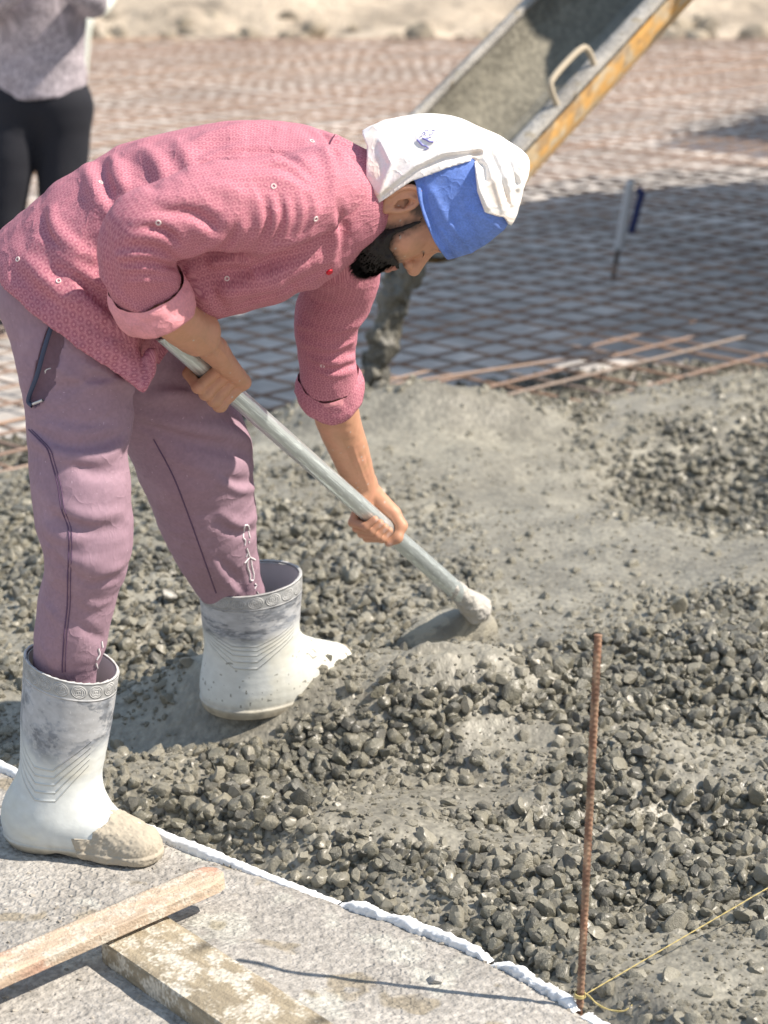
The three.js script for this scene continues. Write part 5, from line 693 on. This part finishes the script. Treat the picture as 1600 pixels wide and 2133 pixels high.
// ---- headgear: blue cap band below, white scarf folded over it
{
  const OUT = [[-0.113, 0.030], [-0.104, 0.085], [-0.086, 0.119], [-0.051, 0.157], [-0.012, 0.191], [0.024, 0.208], [0.062, 0.184], [0.104, 0.149], [0.126, 0.095], [0.126, 0.028], [0.09, -0.06], [0.0, -0.09], [-0.09, -0.06]];
  const OUTS = new THREE.CatmullRomCurve3(OUT.map(p => V(p[0], p[1], 0)), true).getPoints(52).slice(0, -1).map(p => [p.x, p.y]);
  const inflate = (f, u, r, off) => { const q = Math.max(0, 1 + (polySD(OUTS, f, u) - off) / 0.088), W = 0.090 + off - 0.018 * sstep(0.12, 0.2, u); return (Math.sqrt((r / W) ** 2 + q * q) - 1) * 0.08; };
  const BLUE = [[-0.040, 0.024], [-0.030, 0.030], [0.0, 0.024], [0.03, 0.021], [0.075, 0.022], [0.13, 0.030], [0.16, 0.04], [0.16, 0.150], [0.115, 0.150], [0.084, 0.144], [0.060, 0.119], [0.012, 0.124], [-0.034, 0.14], [-0.05, 0.08]];
  const WHITE = [[-0.0335, 0.026], [-0.030, 0.080], [-0.024, 0.131], [0.008, 0.121], [0.024, 0.117], [0.060, 0.116], [0.084, 0.141], [0.118, 0.148], [0.15, 0.2], [0.05, 0.26], [-0.15, 0.2], [-0.2, 0.05], [-0.13, -0.025], [-0.107, -0.022], [-0.028, -0.058], [-0.018, -0.046]];
  const fb = (list) => list.map(([a, b]) => { const w = toHead(...at(a, b, -3.11)); return [w[0], w[1]]; });
  const ridge = (P, f, u, rad) => { let m = 1e9; for (let i = 1; i < P.length; i++) { const ax = P[i - 1][0], ay = P[i - 1][1], dx = P[i][0] - ax, dy = P[i][1] - ay, t = clamp(((f - ax) * dx + (u - ay) * dy) / (dx * dx + dy * dy)); m = Math.min(m, (f - ax - dx * t) ** 2 + (u - ay - dy * t) ** 2); } return Math.exp(-m / (rad * rad)); };
  const wf = [[fb([[790, 400], [860, 345], [920, 318], [1010, 310]]), 0.006, 0.005], [fb([[800, 405], [870, 352], [930, 328], [1000, 322]]), 0.004, -0.005], [fb([[1005, 318], [1030, 370], [1050, 440]]), 0.006, 0.0038], [fb([[1018, 312], [1042, 365], [1060, 430]]), 0.004, -0.0032], [fb([[1040, 330], [1062, 380], [1070, 430]]), 0.006, 0.003], [fb([[1060, 340], [1080, 390]]), 0.004, -0.004], [fb([[990, 345], [1000, 395], [1015, 430]]), 0.006, 0.004], [fb([[985, 335], [1010, 350], [1012, 375]]), 0.004, -0.006], [fb([[880, 290], [960, 285], [1040, 315]]), 0.012, 0.004], [fb([[795, 300], [815, 340], [790, 400]]), 0.006, 0.005], [fb([[1080, 345], [1095, 360], [1085, 400]]), 0.006, 0.004]];
  const bf = [[fb([[868, 380], [880, 440], [905, 505], [935, 550]]), 0.004, 0.0035], [fb([[878, 372], [890, 435], [915, 498], [948, 548]]), 0.003, -0.003], [fb([[940, 470], [975, 520], [985, 540]]), 0.005, 0.003], [fb([[920, 480], [955, 530]]), 0.004, 0.003], [fb([[900, 400], [930, 460], [970, 500]]), 0.009, 0.003], [fb([[980, 440], [1030, 470], [1050, 490]]), 0.008, 0.003], [fb([[975, 455], [1000, 520]]), 0.005, -0.003]];
  const blue = (x, y, z) => { const [f, u, r] = toHead(x, y, z); let d = inflate(f, u, r, 0); if (Math.abs(d) < 0.02) for (const [P, rad, a] of bf) d -= a * ridge(P, f, u, rad); return Math.max(d - 0.002 * (fbm(x * 40, y * 40, z * 40, 2) - 0.5), polySD(BLUE, f, u)); };
  const white = (x, y, z) => { const [f, u, r] = toHead(x, y, z); let d = smin(inflate(f, u, r, 0.006), ell(f, u, r, -0.045, -0.01, 0, 0.078, 0.1, 0.082), 0.03); if (Math.abs(d) < 0.02) for (const [P, rad, a] of wf) d -= a * ridge(P, f, u, rad); d = Math.max(d - 0.006 * (fbm(x * 26, y * 26, z * 26, 2) - 0.5), polySD(WHITE, f, u) + 0.002 * (noise(x * 80, y * 80, z * 80) - 0.5)); const inner = smin(inflate(f, u, r, 0.0), ell(f, u, r, -0.045, -0.01, 0, 0.073, 0.096, 0.077), 0.03); return d; };
  const pts = [toWorld(-0.16, -0.1, 0), toWorld(0.16, -0.1, 0), toWorld(-0.16, 0.24, 0), toWorld(0.16, 0.24, 0)], lo = [Math.min(...pts.map(p => p.x)), Math.min(...pts.map(p => p.y)), HO[2] - 0.115], hi = [Math.max(...pts.map(p => p.x)), Math.max(...pts.map(p => p.y)), HO[2] + 0.115];
  const headUv = (r) => { const g = geom(r.pos, r.idx, null, r.nor), uv = []; for (let i = 0; i < r.pos.length; i += 3) { const [f, u, s] = toHead(r.pos[i], r.pos[i + 1], r.pos[i + 2]); uv.push(f + s * 0.35, u + s * 0.25); } g.setAttribute('uv', new THREE.Float32BufferAttribute(uv, 2)); return g; };
  const blueMap = tex(256, 256, (u, v) => { const a = pfbm(u, v, 5, 4, 2), b = pfbm(u, v, 70, 2, 6), k = 0.95 + 0.18 * (a - 0.5) + 0.16 * (b - 0.5), w = sstep(0.62, 0.8, pfbm(u, v, 8, 4, 21)) * 0.06; return [mix(k * 0.42, 0.75, w), mix(k * 0.55, 0.75, w), mix(k * 0.86, 0.85, w)]; });
  const whiteMap = tex(256, 256, (u, v) => { const a = pfbm(u, v, 4, 4, 3), b = pfbm(u, v, 80, 2, 7), s = sstep(0.56, 0.72, pfbm(u, v, 5, 4, 31)), k = 0.955 + 0.05 * (a - 0.5) + 0.06 * (b - 0.5); return [k * 0.95, k * (0.94 - 0.03 * s), k * (0.93 - 0.06 * s)]; });
  part(worker, 'cap_band', headUv(nets(blue, lo, hi, 0.0027)), mat({ map: rep(blueMap, 8), bumpMap: rep(creaseBump, 6), bumpScale: 0.001, roughness: 0.8 }));
  const scarf = part(worker, 'headscarf', headUv(nets(white, lo, hi, 0.0027)), mat({ map: rep(whiteMap, 6), bumpMap: rep(creaseBump, 6), bumpScale: 0.0012, roughness: 0.85 }));
  // faded violet print on the scarf: two slanted strokes and broken lettering
  const ink = mat({ color: lin(0.22, 0.22, 0.52), roughness: 0.8 }), on = (l) => l.map(([a, b]) => hit(white, a, b)).filter(Boolean).map(p => V(p[0], p[1] + 0.0002, p[2] + 0.0004));
  const ink2 = (l, r, name) => { const o = on(l); if (o.length > 1) part(scarf, name, tube(o, r, 16, 5), ink); };
  ink2([[869, 291], [875, 297], [880, 303]], 0.0016, 'printed_stroke'); ink2([[880, 303], [888, 305], [893, 309]], 0.0011, 'printed_stroke'); ink2([[880, 288], [888, 291], [895, 295], [903, 296]], 0.0015, 'printed_stroke');
  for (const l of [[[883, 311], [886, 311], [890, 311]], [[880, 279], [882, 276], [886, 277], [885, 280], [881, 281]], [[876, 284], [879, 283]], [[886, 282], [888, 281]], [[889, 286], [892, 288], [896, 285], [898, 286]], [[894, 280], [897, 281], [902, 277], [903, 274]], [[885, 272], [889, 272.5], [893, 271.5]], [[899, 271.5], [905, 271.5], [910, 270]]]) ink2(l, 0.0006, 'printed_letter');
}
log('headgear');
// ---- rubber boots
{
  const emboss = (u, v) => { const y = v * 0.42, x = u * 0.56; let h = 0; if (y > 0.335 && y < 0.362) { const p = 0.028, cx = (x % p) - p / 2, cy = y - 0.3485, d = Math.hypot(cx, cy), sq = Math.max(Math.abs(cx), Math.abs(cy)); h = Math.max(Math.exp(-(((d - 0.0112) / 0.0011) ** 2)), Math.exp(-(((d - 0.0082) / 0.001) ** 2)), Math.exp(-(((sq - 0.0048) / 0.0009) ** 2)), Math.exp(-(((sq - 0.0018) / 0.0009) ** 2))); } return Math.max(h, Math.exp(-(((y - 0.332) / 0.0014) ** 2)), Math.exp(-(((y - 0.365) / 0.002) ** 2))); };
  const bootTex = (kind, s) => { const H = 0.42;   // u round the shaft, v height in metres / H
    return tex(768, 512, (u, v) => { const y = v * H, n = pfbm(u, v * 0.5, 8, 5, s), n2 = pfbm(u, v, 40, 3, s + 3), edge = 0.205 + 0.05 * (pfbm(u, 0.3, 6, 4, s + 8) - 0.5) * 2 + 0.03 * (n - 0.5), g = sstep(edge - 0.03, edge + 0.03, y + 0.03 * (n2 - 0.5)), smear = clamp(sstep(0.40, 0.62, pfbm(u, v, 14, 6, s + 12) + 0.35 * (pfbm(u * 1, v, 96, 3, s + 14) - 0.5)) * 0.95 + 0.45 * sstep(0.52, 0.6, pfbm(u, v, 64, 4, s + 13))), sp = pnoise(u * 140, v * 70, 140, s + 15) > 0.93 ? 1 : 0;
      let c = [0.83, 0.845, 0.835].map((k, i) => k * (0.97 + 0.08 * (n2 - 0.5) + 0.05 * (n - 0.5)) - [0, 0.015, 0.045][i] * sstep(0.5, 0.7, pfbm(u, v, 5, 4, s + 30)));
      const grey = [0.57, 0.59, 0.62].map(k => k * (0.90 + 0.5 * (n - 0.5) + 0.5 * (n2 - 0.5))), gm = grey.map(k => mix(k, 0.78, smear * 0.62 + sp * 0.3)); c = c.map((k, i) => mix(k, gm[i], g));
      const band = sstep(0.332, 0.336, y); c = c.map((k, i) => mix(k, [0.68, 0.685, 0.68][i] * (0.9 + 0.3 * (n2 - 0.5)), band * 0.85)); const em = emboss(u, v) * (0.55 + 0.5 * (n2 - 0.5)); c = c.map((k, i) => mix(k, 0.86, em * 0.8)); const low = 1 - sstep(0.008, 0.035 + 0.03 * (n - 0.5), y); c = c.map((k, i) => mix(k, [0.66, 0.615, 0.53][i] * (0.9 + 0.4 * (n2 - 0.5)), low * 0.8));
      const drop = (kind === 2 ? pnoise(u * 90, v * 60, 90, s + 40) > 0.9 && y > 0.03 && y < 0.13 : false) ? 1 : 0; return c.map((k, i) => mix(k, [0.5, 0.5, 0.47][i], drop * 0.8)); }); };
  const bootBump = gtex(1024, 512, (u, v) => { const H = 0.42, R = 0.56, y = v * H, x = u * R; let h = 0.5 + 0.1 * (pfbm(u, v, 30, 4, 3) - 0.5);
    h += 0.35 * emboss(u, v);
    const per = R / 2, xm = Math.abs(((x + per * 0.52) % per) - per / 2), k = y - Math.max(0, xm - 0.022) * 0.85; for (let i = 0; i < 5; i++) h += 0.34 * Math.exp(-(((k - 0.118 - i * 0.0155) / 0.0016) ** 2)) * (xm < 0.1 ? 1 : 0);
    return clamp(h); });
  const lining = mat({ color: lin(0.6, 0.61, 0.6), roughness: 0.6, side: THREE.DoubleSide });
  const mk = (shaft, foot, rimL, rimR, y0, yaw, kind, s, mudF) => {
    const sh = smooth(shaft, 4), ft = smooth(foot, 4), cs = chain(sh), cf = chain(ft), n0 = rimR[1] - rimL[1], n1 = rimR[0] - rimL[0], nl = Math.hypot(n0, n1), rim = (x, y) => ((x - rimL[0]) * -n0 + (y - rimL[1]) * n1) / nl;
    const heel = foot[0], toe = foot.at(-1), fd = [(toe[0] - heel[0]), (toe[2] - heel[2])], fl = Math.hypot(...fd); fd[0] /= fl; fd[1] /= fl;
    const cin = chain([...sh].slice(0, 9).map(p => [p[0], p[1], p[2], p[3] * 0.93])), cinUp = chain([[sh[0][0] - 0.001, sh[0][1] + 0.05, sh[0][2], sh[0][3] * 0.93], [...sh[0].slice(0, 3), sh[0][3] * 0.93]]);
    const outer = (x, y, z) => { let d = smin(cs(x, y, z), cf(x, y, z), kind === 2 ? 0.07 : 0.06); const a = (x - heel[0]) * fd[0] + (z - heel[2]) * fd[1]; if (y < y0 + 0.024) d -= 0.0035 * sstep(y0 + 0.024, y0 + 0.02, y); const arch = 0.011 * Math.exp(-(((a - 0.075) / 0.022) ** 2)); return Math.max(d, y0 + arch - y); };
    const sdf = (x, y, z) => Math.max(outer(x, y, z), rim(x, y), -Math.min(cin(x, y, z), cinUp(x, y, z)));
    const [lo, hi] = bounds([...sh, ...ft], 0.02); const r = nets(sdf, lo, hi, 0.0034), pos = [], nor = [], uv = [];
    const mid = sh[Math.floor(sh.length * 0.6)];
    for (let i = 0; i < r.idx.length; i += 3) { const t = [r.idx[i], r.idx[i + 1], r.idx[i + 2]], A = (v) => Math.atan2(r.pos[v * 3] - mid[0], r.pos[v * 3 + 2] - mid[2]) + yaw; const a0 = A(t[0]); for (const v of t) { let a = A(v); while (a - a0 > Math.PI) a -= 2 * Math.PI; while (a - a0 < -Math.PI) a += 2 * Math.PI; const y = r.pos[v * 3 + 1], below = -rim(r.pos[v * 3], y), hh = mix(y - y0, 0.366 - below, sstep(0.14, 0.26, y - y0)); pos.push(r.pos[v * 3], y, r.pos[v * 3 + 2]); nor.push(r.nor[v * 3], r.nor[v * 3 + 1], r.nor[v * 3 + 2]); uv.push(a / (2 * Math.PI) + 0.5, hh / 0.42); } }
    const b = part(worker, 'rubber_boot', geom(pos, null, uv, nor), mat({ map: bootTex(kind, s), bumpMap: bootBump, bumpScale: 0.006, roughness: 0.62 })); b.userData.label = kind === 1 ? 'cement-whitened rubber boot with a mud-caked toe on the pavement' : 'cement-whitened rubber boot standing in the wet concrete';
    // dark lining inside the shaft
    { const L = sh.slice(0, 8), P = [], I = [], N = 40; L.forEach((p, j) => { for (let i = 0; i <= N; i++) { const a = i / N * 2 * Math.PI; let x = p[0] + Math.cos(a) * p[3] * 0.925, y = p[1], z = p[2] + Math.sin(a) * p[3] * 0.925; const e = rim(x, y); if (e > -0.004) y -= (e + 0.004) / Math.max(0.6, n1 / nl); P.push(x, y, z); } }); for (let j = 0; j < L.length - 1; j++) for (let i = 0; i < N; i++) { const q = j * (N + 1) + i; I.push(q, q + N + 1, q + 1, q + 1, q + N + 1, q + N + 2); } part(b, 'lining', geom(P, I), lining); }
    if (mudF) { // wet mortar dried on the toe
      const mud = (x, y, z) => { const a = (x - heel[0]) * fd[0] + (z - heel[2]) * fd[1], d = outer(x, y, z); return Math.max(d - 0.0022 - 0.010 * (fbm(x * 46, y * 46, z * 46, 4) - 0.44) - 0.0022 * (noise(x * 300, y * 300, z * 300) - 0.5), mudF + 0.5 * (y - y0) * (y > y0 + 0.05 ? 1 : -0.2) - a + 0.06 * (fbm(x * 40, y * 40, z * 40, 4) - 0.5), y0 + 0.004 - y); };
      part(b, 'mud_coating', netGeo(nets(mud, [heel[0], y0 - 0.01, Math.min(heel[2], toe[2]) - 0.09], [toe[0] + 0.1, y0 + 0.16, Math.max(heel[2], toe[2]) + 0.09], 0.0034)), mat({ color: lin(0.41, 0.365, 0.29), roughness: 0.95 })); }
    return b;
  };
  mk([pr(152, 1340, -3.11, 101), pr(148, 1400, -3.11, 99), pr(139, 1490, -3.115, 95), pr(128, 1590, -3.12, 86), pr(116, 1668, -3.12, 86)], [pr(78, 1703, -3.13, 70), pr(150, 1712, -3.11, 66), pr(225, 1742, -3.075, 58), pr(290, 1762, -3.05, 45)], at(50, 1354, -3.11), at(253, 1402, -3.11), 0.002, 0.3, 1, 3, 0.118);
  mk([pr(522, 1170, -3.56, 108), pr(522, 1220, -3.565, 108), pr(523, 1300, -3.57, 101), pr(525, 1385, -3.58, 95), pr(520, 1425, -3.585, 90)], [pr(505, 1425, -3.58, 66), pr(580, 1405, -3.61, 74), pr(640, 1394, -3.64, 66), pr(688, 1390, -3.67, 54)], at(412, 1213, -3.565), at(632, 1192, -3.565), 0.066, 0.0, 2, 19, 0.2);
}
log('boots');
// ---------------------------------------------------------------- the man standing further back
{
  const man = thing('person', 'standing man in grey patterned shirt and black trousers beside the steel mats', 'person');
  const Z = -8.0, q = (px, py, rp, dz = 0) => pr(px, py, Z + dz, rp);
  const legs = [[q(133, 220, 58), q(131, 330, 54), q(128, 440, 47, 0.02), q(120, 560, 36, 0.02), q(115, 640, 30)], [q(40, 220, 56), q(24, 330, 48, 0.05), q(12, 440, 42, 0.06), q(5, 560, 36, 0.05), q(-5, 650, 30, 0.05)]].map(l => smooth(l, 3));
  const cl = legs.map(l => chain(l)), hips = chain([q(60, 215, 72), q(115, 215, 72)], 0, 1.15, Z), leg = (x, y, z) => smin(smin(smin(cl[0](x, y, z), cl[1](x, y, z), 0.03), hips(x, y, z), 0.05) - 0.012 * (fbm(x * 9, y * 9, z * 9, 2) - 0.5), 9, 0.01);
  const dark = mat({ color: lin(0.012, 0.013, 0.02), roughness: 0.9 });
  { const [lo, hi] = bounds(legs.flat(), 0.06); part(man, 'trousers', netGeo(nets(leg, lo, hi, 0.012)), dark); }
  const tor = smooth([q(86, 190, 96), q(86, 110, 90), q(84, 10, 96), q(84, -70, 96), q(84, -110, 60)], 3), cy = chain(tor, 0, 1.35, Z), hemY = q(86, 199, 1)[1];
  const arms = [[q(165, -85, 42), q(188, 0, 36, 0.05), q(186, -10, 32, 0.2), q(120, -35, 26, 0.3)], [q(5, -85, 42), q(-22, 5, 36, 0.05), q(-10, 0, 32, 0.2), q(50, -30, 26, 0.3)]].map(a => smooth(a, 3)), ca = arms.map(a => chain(a));
  const sh = (x, y, z) => Math.max(smin(smin(cy(x, y, z), ca[0](x, y, z), 0.03), ca[1](x, y, z), 0.03) - 0.014 * (fbm(x * 8, y * 14, z * 8, 2) - 0.5), hemY - y + 0.02 * (noise(x * 4, 3) - 0.5));
  const [lo, hi] = bounds([...tor, ...arms.flat()], 0.06); const pm = tex(256, 256, (u, v) => { const a = pfbm(u, v, 40, 2, 3), k = sstep(0.4, 0.62, a), c = mix(0.60, 0.76, k); return [c * 0.98, c * 0.93, c * 0.97]; });
  const shirtM = part(man, 'shirt', chainUv(nets(sh, lo, hi, 0.012), [frameOf(tor, 0.18), ...arms.map(a => frameOf(a, 0.06))]), mat({ map: rep(pm, 3), roughness: 0.9 }));
  { const o = []; for (let y = -60; y <= 196; y += 8) { const p = hit(sh, 68, y, 6.5); if (p) o.push(V(p[0], p[1], p[2] + 0.002)); } }
  const hd = [q(86, -250, 52), q(86, -200, 46)], ch = chain([...hd, q(86, -130, 30)]), nose = q(86, -225, 12, 0.115), hands = [[...arms[0].at(-1).slice(0, 3), 0.038], [...arms[1].at(-1).slice(0, 3), 0.038]], hc = hands.map((h, k) => union([0, 1, 2, 3].map(i => chain([[h[0], h[1], h[2], 0.03], [h[0] + (k ? 0.03 : -0.03), h[1] - 0.03 + i * 0.02, h[2] + 0.03, 0.012], [h[0] + (k ? 0.07 : -0.07), h[1] - 0.03 + i * 0.02, h[2] + 0.02, 0.009]])), 0.008)), skinS = (x, y, z) => Math.min(smin(ch(x, y, z), Math.hypot(x - nose[0], y - nose[1], z - nose[2]) - nose[3], 0.03), hc[0](x, y, z), hc[1](x, y, z));
  const bb = bounds([...hd, nose, ...hands, q(86, -130, 30)], 0.1); part(man, 'body', paint(netGeo(nets(skinS, bb[0], bb[1], 0.012)), (x, y, z) => skinVar(x, y, z)), skinMat);
  const hairS = (x, y, z) => Math.max(ch(x, y, z) - 0.014, Math.min(hd[0][1] + 0.02 - y, 1), -(Z + 0.09 - z) - 0.02); part(man, 'hair', netGeo(nets((x, y, z) => Math.max(ch(x, y, z) - 0.014, hd[0][1] + 0.03 - y + 0.5 * Math.max(0, z - Z - 0.02)), bb[0], bb[1], 0.012)), dark);
  for (const l of legs) { const e = l.at(-1); const s = chain([[e[0], -0.14, e[2], 0.05], [e[0] + 0.02, -0.16, e[2] + 0.16, 0.042]]), sd = (x, y, z) => Math.max(smin(s(x, y, z), chain([e, [e[0], -0.12, e[2], 0.045]])(x, y, z), 0.03), -0.2 - y); part(man, 'shoe', netGeo(nets(sd, [e[0] - 0.1, -0.22, e[2] - 0.1], [e[0] + 0.15, e[1] + 0.05, e[2] + 0.25], 0.012)), dark); }
}
{ // pale hose lying across the far edge of the steel
  const o = [[-2.3, -0.12, -20.5], [-2.6, -0.1, -20.2], [-3.0, -0.05, -20.6], [-3.3, 0.3, -21.2], [-3.1, 0.75, -21.8], [-3.6, 0.8, -22.4]]; const m = shadows(new THREE.Mesh(tube([at(160, 42, -16).map((v, i) => i === 1 ? -0.08 : v), at(185, 34, -16), at(210, 20, -16.2), at(226, 2, -16.4), at(236, -25, -16.6), at(240, -60, -16.6)], 0.05, 40, 10), mat({ color: lin(0.62, 0.66, 0.60), roughness: 0.5 }))); m.name = numbered('hose'); scene.add(m); tag(m, 'pale green hose rising in a curve beyond the standing man', 'hose');
}
log('done');
renderer.render(scene, camera);
